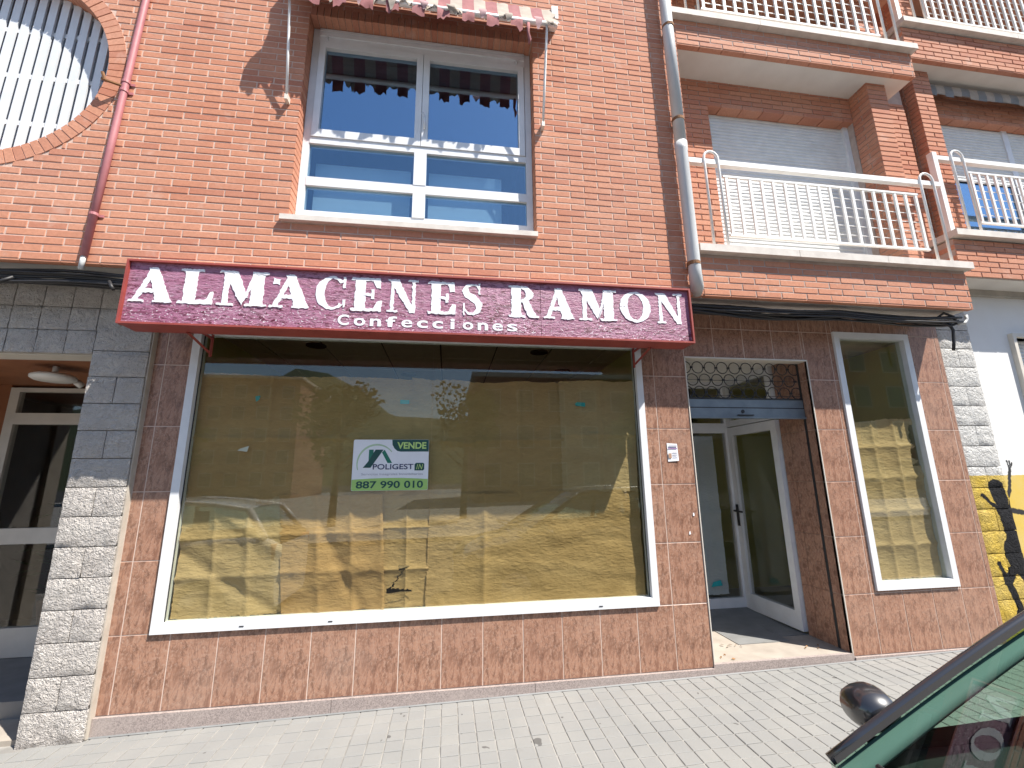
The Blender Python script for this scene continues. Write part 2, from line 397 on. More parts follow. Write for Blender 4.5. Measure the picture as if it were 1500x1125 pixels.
slope_sheet('far_pavement', 'kerbstone', -45, 60, -70, -9.4, .0, .3, kind='structure')
# square concrete pavers
PW, PD = .1125, .1125
cells = []
for i in range(int((12+2.)/PW)):
    x = -2. + i*PW
    for j in range(int(2.1/PD)+1):
        y1 = .02 - j*PD
        if x < .09 and y1 > -.06: continue
        y0 = y1-PD
        if y0 < -2.15: continue
        c = (x+PW/2, (y0+y1)/2, gz(x+PW/2))
        area = 0
        if seen(c, 0):
            q = [project(p) for p in ((x, y0, gz(x)), (x+PW, y0, gz(x)), (x+PW, y1, gz(x)), (x, y1, gz(x)))]
            area = abs(sum(q[k][0]*q[(k+1)%4][1]-q[(k+1)%4][0]*q[k][1] for k in range(4)))/2
            if project(c)[0]+.9*(project(c)[1]-1110) > 1235: area *= .01
        cells.append((area, x, y0, y1))
cells.sort(key=lambda c: -c[0])
fld = MB()
for k, (ar, x, y0, y1) in enumerate(cells):
    m = MB() if k < 300 else fld
    g = .0035; h = .0035+random.uniform(-.0012, .0015); r = random.random()
    a, b_ = x+g+random.uniform(-.001, .001), x+PW-g+random.uniform(-.001, .001); c, d = y0+g, y1-g; e = .003
    v = [(a,c,gz(a)-.02),(b_,c,gz(b_)-.02),(b_,d,gz(b_)-.02),(a,d,gz(a)-.02),(a,c,gz(a)+h-e),(b_,c,gz(b_)+h-e),(b_,d,gz(b_)+h-e),(a,d,gz(a)+h-e),
         (a+e,c+e,gz(a)+h),(b_-e,c+e,gz(b_)+h),(b_-e,d-e,gz(b_)+h),(a+e,d-e,gz(a)+h)]
    m.add(v, [(0,1,5,4),(1,2,6,5),(2,3,7,6),(3,0,4,7),(4,5,9,8),(5,6,10,9),(6,7,11,10),(7,4,8,11),(8,9,10,11)], r)
    if k < 300: m.build('paver', 'paver', pav)
fld.build('pavers', 'paver', pav, kind='stuff')

# =================================================================== SHOP BUILDING
FY = -.39                       # brick face of the upper floors
ZB = 3.187                      # underside of the overhanging brickwork
shop = thing('shop_building', (3.5, .2, 0), 'brick apartment block with brown tiled shop front on the ground floor', 'building')
CX, CZ, CR = -.80, 4.826, .835   # round window
WX0, WX1, WZ0, WZ1 = 1.478, 3.442, 3.655, 5.62   # upper window opening
bricks = []                     # (x0,x1,z0,z1,yfront,ydepth,visible-area)
CH = .06
def lay(x0, x1, z0, z1, yf, holes=(), circle=None, depth=.12, enddepth=None, off=0.):
    n = int(round((z1-z0)/CH))
    for r in range(n):
        a = z0+r*CH+.005; b = a+.05
        if b > z1+.001: b = z1
        st = x0 - (.125 if r % 2 else 0.) - off
        x = st
        while x < x1:
            segs = [(max(x+.005, x0), min(x+.245, x1))]
            x += .25
            zm = (a+b)/2
            for (hx0, hx1, hz0, hz1) in holes:
                if hz0 < zm < hz1:
                    ns = []
                    for (p, q) in segs:
                        if q <= hx0 or p >= hx1: ns.append((p, q)); continue
                        if p < hx0: ns.append((p, hx0))
                        if q > hx1: ns.append((hx1, q))
                    segs = ns
            if circle:
                cx, cz, cr = circle; dz = abs(zm-cz)
                if dz < cr:
                    hw = math.sqrt(cr*cr-dz*dz); ns = []
                    for (p, q) in segs:
                        if q <= cx-hw or p >= cx+hw: ns.append((p, q)); continue
                        if p < cx-hw: ns.append((p, cx-hw))
                        if q > cx+hw: ns.append((cx+hw, q))
                    segs = ns
            for (p, q) in segs:
                if q-p < .02: continue
                dd = enddepth if (enddepth and p <= x0+.02) else depth
                c = ((p+q)/2, yf, (a+b)/2); ar = 0
                if seen(c, -5):
                    q0 = [project(t_) for t_ in ((p, yf, a), (q, yf, a), (q, yf, b), (p, yf, b))]
                    ar = abs(sum(q0[k][0]*q0[(k+1)%4][1]-q0[(k+1)%4][0]*q0[k][1] for k in range(4)))/2
                    pc = project(c)
                    if 190 < pc[0] < 1015 and pc[1] > 375+.056*(pc[0]-190): ar = 0
                bricks.append((p, q, a, b, yf, dd, ar))
LINT = .10
lay(-6.0, 4.91, ZB, 7.007, FY, [(WX0, WX1, 3.60, WZ1+LINT)], (CX, CZ, CR+.125))
lay(4.91, 7.69, ZB, 3.575, FY, depth=.12)
lay(4.91, 7.69, 5.87, 6.17, FY, depth=.12)
lay(4.91, 7.95, 3.62, 5.88, -.035, [(5.43, 7.225, 3.6, 5.555)], depth=.12, off=.07)
lay(4.91, 7.95, 6.23, 7.01, -.035, [(5.43, 7.20, 6.2, 8)], depth=.12, off=.07)
bricks.sort(key=lambda b: -b[6])
wall = MB()      # mortar behind the bricks, with the two openings left free
yb0, yb1 = FY+.0035, FY+.115
def core(x0, x1, z0, z1): wall.box(x0, x1, yb0, yb1, z0, z1)
e = .008
core(.19, WX0-e, ZB+.003, 7.0); core(WX1+e, 4.905, ZB+.003, 7.0); core(WX0-e, WX1+e, ZB+.003, 3.62); core(WX0-e, WX1+e, WZ1+e, 7.0)
core(-6, -1.8, ZB+.003, 7.0); core(-1.8, .19, ZB+.003, 3.84); core(-1.8, .19, 5.81, 7.0)
N = 64; ri = CR+.008; vs = []; fs = []
for k in range(N):
    a = 2*math.pi*k/N; c, s_ = math.cos(a), math.sin(a)
    t_ = min(((.19-CX) if c > 0 else (CX+1.8))/max(abs(c), 1e-6), ((5.81-CZ) if s_ > 0 else (CZ-3.84))/max(abs(s_), 1e-6))
    vs += [(CX+ri*c, yb0, CZ+ri*s_), (CX+t_*c, yb0, CZ+t_*s_), (CX+ri*c, yb1, CZ+ri*s_)]
for k in range(N):
    i, j = 3*k, 3*((k+1) % N); fs += [(i, i+1, j+1, j), (i, j, j+2, i+2)]
wall.add(vs, fs)
for cx_, cz_ in ((.19, 3.84), (.19, 5.81), (-1.8, 3.84), (-1.8, 5.81)):
    pass
bw = wall.build('brick_wall', 'mortar', shop)
fm = MB()
def one(m, b):
    p, q, a, bb, yf, dd, ar = b
    j = lambda: random.uniform(-.0012, .0012)
    m.bbox(p+j(), q+j(), yf+random.uniform(-.0015, .0015), yf+dd, a+j(), bb+j(), .0025)
for k, b in enumerate(bricks):
    if k < 300 and b[6] > 0:
        m = MB(); one(m, b); m.build('brick', 'brick', bw)
    else: one(fm, b)
# brick pillar between the loggia and the party wall, and side returns
for (z0, z1) in ((3.62, 5.88), (6.23, 7.0)):
    r = 0; z = z0
    while z < z1:
        fm.bbox(7.215, 7.455, -.25, -.14 if r % 2 else -.25+.22, z+.005, min(z+.055, z1), .003)
        if r % 2: fm.bbox(7.215, 7.455, -.13, -.03, z+.005, min(z+.055, z1), .003)
        z += CH; r += 1
fm.build('bricks', 'brick', shop, kind='stuff')
B('mortar_backing', 'mortar_grey', shop, (4.912, 7.685, FY+.0035, FY+.11, ZB+.003, 3.57), (4.912, 7.685, FY+.0035, FY+.11, 5.873, 6.168),
  (4.912, 5.42, -.027, .08, 3.61, 7.), (7.21, 7.95, -.027, .08, 3.61, 7.), (5.42, 7.21, -.027, .08, 5.565, 6.2),
  (7.222, 7.448, -.243, -.028, 3.61, 5.878), (7.222, 7.448, -.243, -.028, 6.2, 7.0), (4.8, 4.905, FY+.12, .08, 3.2, 7.0))
up_ = B('upper_storeys', 'brick', shop, (-6, 7.69, FY+.01, .3, 7.01, 9.2))
B('soffit', 'soffit_white', shop, (-6, 7.69, FY+.02, .0, ZB+.002, ZB+.06), (4.912, 7.688, FY+.057, -.03, 5.864, 5.872), (4.912, 7.688, FY+.115, -.03, 3.3, 3.6))
# header bricks along the lower edges of the balcony fronts
for zz, x0, x1 in ((5.87, 4.915, 7.69), (ZB, 4.915, 7.69), (ZB, -6., 4.9)):
    m = MB(); x = x0
    while x < x1: m.box(x+.003, min(x+.247, x1), FY+.004, FY+.055, zz-.008, zz+.004); x += .25
    m.build('soffit_edge', 'brick', shop)
B('masonry_core', 'mortar_grey', shop, (-6, -2.2, -.0, .5, -.5, 3.18), (-3, .0, .3, .5, 5.9, 7), (-3, 4.9, .0, .1, 3.19, 3.6), (-3, 7.69, .1, 4.8, 3.19, 3.3), (-3, 7.69, 4.6, 4.8, -.5, 3.2), (-3, -2.9, .5, 4.8, -.5, 3.2), (7.62, 7.74, .02, 4.8, -.5, 3.2))

# ---- header arch over the upper window
lt = B('window_lintel', 'mortar', shop, (WX0-.02, WX1+.02, FY+.02, -.26, WZ1+.006, WZ1+.085))
x = WX0+.0
sh = None
while x < WX1-.01:
    m = MB(); m.bbox(x+.003, min(x+.0545, WX1), FY-.003+random.uniform(-.001, .001), -.262, WZ1+random.uniform(-.001, .001), WZ1+LINT-.006, .003); m.build('lintel_brick', 'brick', lt); x += .0575

# ---- upper window (white aluminium, two sashes over fixed lights)
FYW = -.27
X0, X1, Z0, Z1 = WX0+.002, WX1-.002, 3.665, WZ1-.003
wn = B('window', 'aluminium_white', shop,
       (X0, X0+.055, FYW, FYW+.07, Z0, Z1), (X1-.055, X1, FYW, FYW+.07, Z0, Z1),
       (X0+.055, X1-.055, FYW-.012, FYW+.07, 5.47, Z1), (X0+.055, X1-.055, FYW, FYW+.06, Z0, 3.80),
       (X0+.055, X1-.055, FYW-.004, FYW+.06, 4.03, 4.11), (X0+.055, X1-.055, FYW-.006, FYW+.06, 4.43, 4.49), (2.40, 2.505, FYW-.008, FYW+.06, 3.80, 4.03), (2.40, 2.505, FYW-.008, FYW+.06, 4.11, 4.43))
B('shutter_box_strip', 'aluminium_white', wn, (X0+.057, X1-.057, FYW-.02, FYW-.0125, 5.53, 5.56), (X0+.057, X1-.057, FYW-.018, FYW-.0125, 5.585, 5.61))
for sx0, sx1 in ((X0+.062, 2.448), (2.452, X1-.062)):
    sa = B('sash', 'aluminium_white', wn, (sx0, sx0+.055, FYW-.016, FYW+.03, 4.492, 5.465), (sx1-.055, sx1, FYW-.016, FYW+.03, 4.492, 5.465),
           (sx0+.055, sx1-.055, FYW-.016, FYW+.03, 4.492, 4.565), (sx0+.055, sx1-.055, FYW-.016, FYW+.03, 5.41, 5.465))
for px0, px1, pz0, pz1 in ((X0+.11, 2.40, 4.56, 5.415), (2.50, X1-.11, 4.56, 5.415), (X0+.05, 2.405, 4.105, 4.435), (2.50, X1-.05, 4.105, 4.435), (X0+.05, 2.405, 3.795, 4.035), (2.50, X1-.05, 3.795, 4.035)):
    B('pane', 'upper_glass' if pz0 > 4.5 else 'fixed_glass', wn, (px0, px1, FYW+.018, FYW+.022, pz0, pz1))
m = MB(); m.tube([(2.475, FYW-.02, 4.72), (2.475, FYW-.05, 4.72), (2.478, FYW-.055, 4.76), (2.46, FYW-.05, 4.80)], .011, 8); m.tube([(2.478, FYW-.055, 4.76), (2.482, FYW-.05, 4.64)], .011, 8); m.build('handle', 'white_metal', wn, True)
for hx in (1.60, 3.30): B('shutter_pull', 'white_metal', wn, (hx, hx+.012, FYW-.03, FYW-.0125, 5.485, 5.525))
B('sill', 'sill_stone', wn, (1.425, 3.445, -.43, -.22, 3.612, 3.656))
B('curtain', 'curtain', wn, (1.55, 2.36, -.11, -.105, 3.67, 4.36), (2.52, 3.18, -.11, -.105, 3.67, 4.36))
m = MB(); z = 5.20
while z < 5.5: m.box(1.5, 3.42, -.235, -.222, z, z+.044); z += .05
m.build('roller_blind', 'blind_grey', wn)
B('room', 'lobby', shop, (1.2, 1.3, -.1, 2.5, 3.6, 5.8), (3.6, 3.7, -.1, 2.5, 3.6, 5.8), (1.2, 3.7, 2.5, 2.6, 3.6, 5.8), (1.2, 3.7, -.2, 2.6, 3.55, 3.6), (1.2, 3.7, -.2, 2.6, 5.75, 5.8), (1.2, WX0-.01, -.2, -.1, 3.6, 5.8), (WX1+.01, 3.7, -.2, -.1, 3.6, 5.8))

# ---- round window with upright white slats
rw = MB()
NR = 92
ring = rw
rw.tube([(CX+CR*.995*math.cos(a), FY+.17, CZ+CR*.995*math.sin(a)) for a in [2*math.pi*k/72 for k in range(73)]], .02, 6, False)
rwo = rw.build('round_window', 'white_metal', shop)
for k in range(NR):
    a0 = 2*math.pi*(k+.06)/NR; a1 = 2*math.pi*(k+.94)/NR; am = (a0+a1)/2
    zc = CZ+(CR+.06)*math.sin(am)
    m = MB(); r0, r1 = CR, CR+.118; yq = FY-.003+random.uniform(-.0015, .0015)
    P = [(CX+r*math.cos(a), CZ+r*math.sin(a)) for r, a in ((r0, a0), (r1, a0), (r1, a1), (r0, a1))]
    m.prism(P, yq, FY+.2); m.build('ring_brick', 'brick', rwo)
sx = CX-CR+.03
while sx < CX+CR-.02:
    hw = .0285
    xm = sx+hw; h = math.sqrt(max(CR*CR-(abs(xm-CX))**2, .003))
    B('slat', 'white_metal', rwo, (sx, sx+2*hw, FY+.135, FY+.15, CZ-h, CZ+h)); sx += .0845
for bz in (CZ+.43, CZ+.0, CZ-.43): B('crossbar', 'white_metal', rwo, (CX-CR+.02, CX+CR-.02, FY+.152, FY+.175, bz-.02, bz+.02))
B('backing', 'window_dark', rwo, (CX-CR-.1, CX+CR+.1, FY+.30, FY+.31, CZ-CR-.1, CZ+CR+.1))

# ---- tiled ground floor
ZT, TH_, TW, TX = .144, .48, .3106, .543
SX0, SX1, SZ0, SZ1 = .728, 4.462, .624, 2.86      # shop window
DX0, DX1, DZ1 = 4.894, 6.163, 2.73               # doorway
NX0, NX1, NZ0, NZ1 = 6.493, 7.356, .647, 3.036    # narrow window
tc = B('tile_cladding', 'grout', shop,
       (.463, SX0, .0012, .10, ZT, 3.188), (SX1, DX0, .0012, .10, ZT, 3.188), (SX0, SX1, .0012, .10, ZT, SZ0), (SX0, SX1, .0012, .10, SZ1, 3.188),
       (DX0, DX1, .0012, .10, DZ1, 3.188), (DX1, NX0, .0012, .10, ZT, 3.188), (NX1, 7.742, .0012, .10, ZT, 3.188), (NX0, NX1, .0012, .10, ZT, NZ0), (NX0, NX1, .0012, .10, NZ1, 3.188))
holes = [(SX0, SX1, SZ0, SZ1), (DX0, DX1, -1, DZ1), (NX0, NX1, NZ0, NZ1)]
def cut(rects, h):
    out = []
    for (a, b, c, d) in rects:
        if b <= h[0]+.004 or a >= h[1]-.004 or d <= h[2]+.004 or c >= h[3]-.004: out.append((a, b, c, d)); continue
        if a < h[0]: out.append((a, h[0], c, d))
        if b > h[1]: out.append((h[1], b, c, d))
        aa, bb = max(a, h[0]), min(b, h[1])
        if c < h[2]: out.append((aa, bb, c, h[2]))
        if d > h[3]: out.append((aa, bb, h[3], d))
    return out
for i in range(-1, 24):
    for r in range(7):
        a = TX+TW*i; b = a+TW; c = ZT+TH_*r; d = c+TH_
        rc = [(max(a, .463), min(b, 7.742), c, min(d, 3.188))]
        if rc[0][1]-rc[0][0] < .02: continue
        for h in holes: rc = cut(rc, h)
        for (p, q, s0, s1) in rc:
            if q-p < .012 or s1-s0 < .012: continue
            m = MB(); g = .0034
            m.bbox(p+g, q-g, -.001+random.uniform(-.0006, .0006), .006, s0+g, s1-g, .0012)
            m.build('tile', 'tile', tc, origin=((a+b)/2+.0*i, 0, (c+d)/2))
# granite plinth slabs following the slope
pl = B('plinth', 'concrete_joint', shop, (.47, 7.74, .0, .1, -.1, ZT-.004))
xs = [.463, 1.96, 3.42, DX0-.01]
def slab(m, a, b, y0, y1, zt):
    m.add([(a,y0,gz(a)+.002),(b,y0,gz(b)+.002),(b,y1,gz(b)+.002),(a,y1,gz(a)+.002),(a,y0,zt),(b,y0,zt),(b,y1,zt),(a,y1,zt)], [(0,3,2,1),(4,5,6,7),(0,1,5,4),(1,2,6,5),(2,3,7,6),(3,0,4,7)])
for a, b in list(zip(xs[:-1], xs[1:])) + [(DX0-.01, DX1+.005), (DX1+.005, 7.742)]:
    m = MB(); dr = DX0-.02 < a < DX1-.1
    slab(m, a+.0015, b-.0015, -.024 if not dr else -.012, .02, ZT-.003 if not dr else .168); m.build('plinth_slab', 'granite', pl)
m = MB(); m.add([(.463,-.03,gz(.463)+.006),(7.74,-.03,gz(7.74)+.006),(7.74,-.024,gz(7.74)+.014),(.463,-.024,gz(.463)+.014)], [(0,1,2,3)]); m.build('dirt_line', 'grey_slab', pl)

# ---- shop window
f_ = .058
sw = B('shop_window', 'aluminium_white', shop, (SX0, SX0+f_, -.02, .07, SZ0, SZ1), (SX1-f_, SX1, -.02, .07, SZ0, SZ1), (SX0+f_, SX1-f_, -.02, .07, SZ0, SZ0+.066), (SX0+f_, SX1-f_, -.02, .07, SZ1-.06, SZ1))
B('pane', 'shop_glass', sw, (SX0+f_, 2.600, .030, .036, SZ0+.066, SZ1-.06)); B('pane', 'shop_glass', sw, (2.603, SX1-f_, .030, .036, SZ0+.066, SZ1-.06))
for hx in (1.30, 1.9, 3.95): B('drain_slot', 'black_plastic', sw, (hx, hx+.03, -.0225, -.0195, SZ0+.02, SZ0+.027))
B('gasket', 'black_plastic', sw, (SX0+f_, SX0+f_+.006, .022, .029, SZ0+.066, SZ1-.06)); B('gasket', 'black_plastic', sw, (SX1-f_-.006, SX1-f_, .022, .029, SZ0+.066, SZ1-.06))
# ---- narrow window
nw = B('narrow_window', 'aluminium_white', shop, (NX0, NX0+.06, -.02, .07, NZ0, NZ1), (NX1-.06, NX1, -.02, .07, NZ0, NZ1), (NX0+.06, NX1-.06, -.02, .07, NZ0, NZ0+.066), (NX0+.06, NX1-.06, -.02, .07, NZ1-.06, NZ1))
B('pane', 'shop_glass', nw, (NX0+.06, NX1-.06, .030, .036, NZ0+.066, NZ1-.06))

# ---- shop interior
CEIL = 3.02
it = B('interior_shell', 'interior_wall', shop, (.46, .56, .1, 4.6, 0, 3.1), (4.70, 4.80, .1, 4.0, 0, 3.1), (.56, 4.7, 4.5, 4.6, 0, 3.1), (6.30, 6.36, .48, .50, 0, 3.1), (7.50, 7.6, .1, 4.5, 0, 3.1), (6.3, 7.5, 2.2, 2.3, 0, 3.1))
B('interior_floor', 'interior_floor', shop, (.5, 7.6, .1, 4.6, .1, .165))
cg = B('ceiling_grid', 'black_plastic', shop, (.5, 7.6, .1, 4.6, CEIL+.012, CEIL+.03))
i = 0; x = .56-.32
while x < 7.5:
    y = .1
    while y < 4.5:
        if x+.6 > .56 and not (x > 4.6 and y > 2.4): B('ceiling_tile', 'ceiling_tile', cg, (max(x+.008, .56), x+.592, y+.008, y+.592, CEIL-random.uniform(0, .003), CEIL+.012))
        y += .6
    x += .6
for (lx, ly) in ((1.37, .93), (3.72, .93), (2.2, 2.15), (4.2, 1.75)):
    m = MB(); m.tube([(lx, ly, CEIL-.012), (lx, ly, CEIL+.01)], .10, 20); m.build('downlight', 'black_metal', cg)

# ---- doorway recess
vb = B('doorway_shell', 'interior_pale', shop, (DX0-.09, DX0-.004, .1, 1.40, .1, 2.95), (DX0, DX1+.1, .1, 1.40, 2.80, 2.88))
vb2 = B('doorway_floor', 'threshold', shop, (DX0, DX1, .02, .70, .05, .166)); 
m = MB(); m.add([(DX0, .70, .166), (DX1+.05, .70, .166), (DX1+.05, 1.35, .20), (DX0, 1.35, .20)], [(0, 1, 2, 3)]); m.build('floor_ramp', 'grey_slab', shop)
B('floor_slab', 'grey_slab', shop, (5.35, 5.86, .34, 1.2, .164, .172)); B('floor_slab', 'grey_slab', shop, (5.868, 6.15, .46, 1.2, .164, .171))
rt_ = B('return_wall', 'grout', shop, (DX1+.004, DX1+.09, .1, .46, .05, 2.80))
for r in range(6):
    for (a, b) in ((-.004, .105), (.135, .34), (.34, .455)):
        m = MB(); c = ZT+TH_*r; d = min(c+TH_, 2.80); g = .0017
        m.box(-.004, .006, a+g, b-g, max(c, .166)+g, d-g); o = m.build('tile', 'tile', rt_, origin=(0, (a+b)/2, (c+d)/2))
        o.location.x = DX1
B('shutter_guide', 'black_metal', rt_, (DX1-.003, DX1+.006, .107, .133, .166, 2.79))
for a in range(6):
    m = MB(); c = ZT+TH_*a; d = min(c+TH_, 2.73); m.box(-.004, .006, .002, .1, max(c, .166)+.002, d-.002); o = m.build('tile', 'tile', rt_, origin=(0, .05, (c+d)/2)); o.location.x = DX0
B('edge_trim', 'cream_metal', shop, (DX0-.004, DX0+.004, -.009, .02, .17, DZ1), (DX1-.004, DX1+.004, -.009, .02, .17, DZ1), (DX0-.004, DX1+.004, -.009, .02, DZ1-.004, DZ1+.008), (DX0+.004, DX1-.004, .02, .10, DZ1-.006, DZ1+.004))
# fixed glazed screen at the back and glazed door on the right side
gs = B('glazed_screen', 'aluminium_white', shop, (DX0, DX0+.06, 1.28, 1.34, .19, 2.80), (6.09, 6.17, 1.28, 1.34, .19, 2.80), (DX0, 6.09, 1.28, 1.34, .19, .30), (DX0, 6.09, 1.28, 1.34, 2.16, 2.28), (DX0, 6.09, 1.28, 1.34, 2.72, 2.80), (5.50, 5.56, 1.28, 1.34, .30, 2.16))
B('pane', 'door_glass', gs, (DX0+.06, 6.09, 1.305, 1.31, .30, 2.16)); B('pane', 'door_glass', gs, (DX0+.06, 6.09, 1.305, 1.31, 2.28, 2.72))
gd = B('glazed_door', 'aluminium_white', shop, (6.12, 6.18, .47, .55, .19, 2.22), (6.12, 6.18, 1.20, 1.28, .19, 2.22), (6.12, 6.18, .55, 1.20, .19, .36), (6.12, 6.18, .55, 1.20, 2.12, 2.22))
B('pane', 'door_glass', gd, (6.148, 6.153, .55, 1.20, .36, 2.12))
m = MB(); m.box(6.106, 6.12, 1.225, 1.255, 1.08, 1.32); m.tube([(6.11, 1.24, 1.25), (6.07, 1.24, 1.25), (6.068, 1.22, 1.25), (6.07, 1.10, 1.245)], .011, 8); m.build('handle', 'black_metal', gd)
tr_ = B('transom', 'aluminium_white', shop, (6.12, 6.18, .47, .54, 2.23, 2.80), (6.12, 6.18, 1.21, 1.28, 2.23, 2.80), (6.12, 6.18, .54, 1.21, 2.23, 2.30), (6.12, 6.18, .54, 1.21, 2.72, 2.80))
B('pane', 'door_glass', tr_, (6.148, 6.153, .54, 1.21, 2.30, 2.72))
# rolled-up security grille
ry = .12
rg = B('roller_grille', 'shutter_steel', shop, (DX0+.006, DX1-.006, ry-.012, ry+.012, 2.285, 2.36), (DX0+.006, DX1-.006, ry-.016, ry+.012, 2.195, 2.275))
B('bottom_lip', 'shutter_steel', rg, (DX0+.006, DX1-.006, ry-.03, ry+.012, 2.178, 2.193)); B('top_lip', 'black_metal', rg, (DX0+.006, DX1-.006, ry-.018, ry+.01, 2.362, 2.374), (DX0+.006, DX1-.006, ry-.014, ry+.01, 2.276, 2.284))
m = MB(); m.tube([(5.50, ry-.02, 2.245), (5.50, ry-.012, 2.245)], .018, 12); m.box(5.44, 5.60, ry-.036, ry-.016, 2.205, 2.213); m.build('lock', 'black_metal', rg)
pitch = .128; rowsz = [2.44, 2.56, 2.68]
for ri_, zc in enumerate((2.43, 2.55, 2.67)):
    x = DX0+.07 - (pitch/2 if ri_ % 2 else 0)
    m = MB()
    while x < DX1-.03:
        m.tube([(x+.058*math.cos(2*math.pi*k/16), ry, zc+.056*math.sin(2*math.pi*k/16)) for k in range(17)], .0045, 5, False)
        m.box(x+pitch/2-.011, x+pitch/2+.011, ry-.008, ry+.008, zc-.008, zc+.008); x += pitch
    m.build('ring_row', 'black_metal', rg)
B('cross_wire', 'black_metal', rg, (DX0+.01, DX1-.01, ry-.003, ry+.003, 2.397, 2.401), (DX0+.01, DX1-.01, ry-.003, ry+.003, 2.545, 2.549))

# ---- stone portal of the flats' entrance
PY = -.06
stp = B('stone_portal', 'concrete_joint', shop, (.075, .463, PY+.03, .14, -.1, 3.10), (-2.2, .075, PY+.03, .14, 2.60, 3.10), (-2.2, -1.9, PY+.03, .14, -.1, 2.6))
def block(a, b, c, d, mat='split_block', par=None, y0=PY, amp=.013, side=0):
    nx = max(4, int((b-a)/.032)); nz = 6; g = .003; P = []; sd = random.uniform(0, 50)
    for j in range(nz+1):
        row = []
        for i in range(nx+1):
            x = a+g+(b-a-2*g)*i/nx; z = c+g+(d-c-2*g)*j/nz
            edge = i in (0, nx) or j in (0, nz)
            n_ = mnoise.noise(Vector((x*9, sd, z*11)))*.55+mnoise.noise(Vector((x*24, sd, z*30)))*.55
            y = y0+.004+.006*n_ if edge else y0-.004-amp*1.3*n_
            if not edge: x += random.uniform(-.007, .007); z += random.uniform(-.006, .006)
            row.append((x, y, z))
        P.append(row)
    m = MB(); rnd = random.random(); m.grid(P, rnd)
    yb = y0+.06
    bd = [P[0][i] for i in range(nx+1)] + [P[j][nx] for j in range(1, nz+1)] + [P[nz][i] for i in range(nx-1, -1, -1)] + [P[j][0] for j in range(nz-1, 0, -1)]
    n = len(bd); m.add(bd+[(p[0], yb, p[2]) for p in bd], [(i, (i+1) % n, (i+1) % n+n, i+n) for i in range(n)], rnd)
    return m.build('stone_block', mat, par, True)
for r in range(14):
    c = .01+.2*r+.0; c = .012+.2013*r; d = c+.2013
    if d > 2.85 and r > 13: break
    if r % 2 == 1 and r != 13: block(.07, .265, c, d, par=stp); block(.265, .455, c, d, par=stp)
    else: block(.07, .455, c, d, par=stp)
for r in range(3):
    c = 2.602+.185*r if r else 2.602; c = 2.602+.182*r; d = c+.182
    x = .07 if True else 0
    xs2 = []; x = .455 if r > 0 else .07
    if r == 1: x = .455
    x -= (0 if r % 2 else .0)
    while x > -2.2:
        a = x-.195
        if not (r == 1 and False): block(a, x, c, d, par=stp)
        x = a
B('stone_band', 'render_band', stp, (-2.2, .46, PY+.012, .1, 3.152, 3.188)); B('lintel_soffit', 'cream_metal', stp, (-2.2, .075, PY+.032, .14, 2.594, 2.5995))
B('mortar_strip', 'concrete_joint', stp, (.4545, .4628, -.045, .02, .03, 3.15))
B('portal_reveal', 'split_block', shop, (.078, .44, .14, 1.3, -.1, 2.62)); B('portal_reveal', 'split_block', shop, (-2.2, -1.95, .14, 1.3, -.1, 2.62))
B('entrance_ceiling', 'brown_panel', shop, (-2.2, .1, .14, 1.3, 2.60, 2.66)); B('entrance_floor', 'grey_slab', shop, (-2.2, .08, .30, 2.5, -.1, .155)); B('entrance_step', 'threshold', shop, (-2.2, .08, .0, .30, -.1, .045))
EY = 1.2
ed = B('entrance_door', 'cream_metal', shop, (-1.50, -1.42, EY, EY+.06, .16, 2.575), (-.10, .07, EY, EY+.06, .16, 2.575), (-1.42, -.10, EY, EY+.06, 2.535, 2.575), (-1.42, -.10, EY-.004, EY+.06, 2.215, 2.325), (-1.42, -.10, EY-.004, EY+.06, 1.11, 1.25), (-1.42, -.10, EY, EY+.06, .16, .40))
for a, b in ((2.325, 2.535), (1.25, 2.215), (.40, 1.11)): B('pane', 'door_glass', ed, (-1.42, -.10, EY+.025, EY+.03, a, b))
B('side_wall', 'brown_panel', shop, (-2.2, -1.5, EY, EY+.1, .155, 2.6))
B('lobby_shell', 'lobby', shop, (-2.2, .5, 3.5, 3.6, 0, 2.7), (-2.3, -2.2, 1.2, 3.6, 0, 2.7), (.4, .46, 1.3, 3.6, 0, 2.7), (-2.2, .4, 1.3, 3.6, 2.62, 2.7)); B('inner_door', 'dark_wood', shop, (-1.62, -.9, 2.9, 3.0, .16, 2.3), (-2.2, .4, 2.97, 3.0, .16, 2.25))

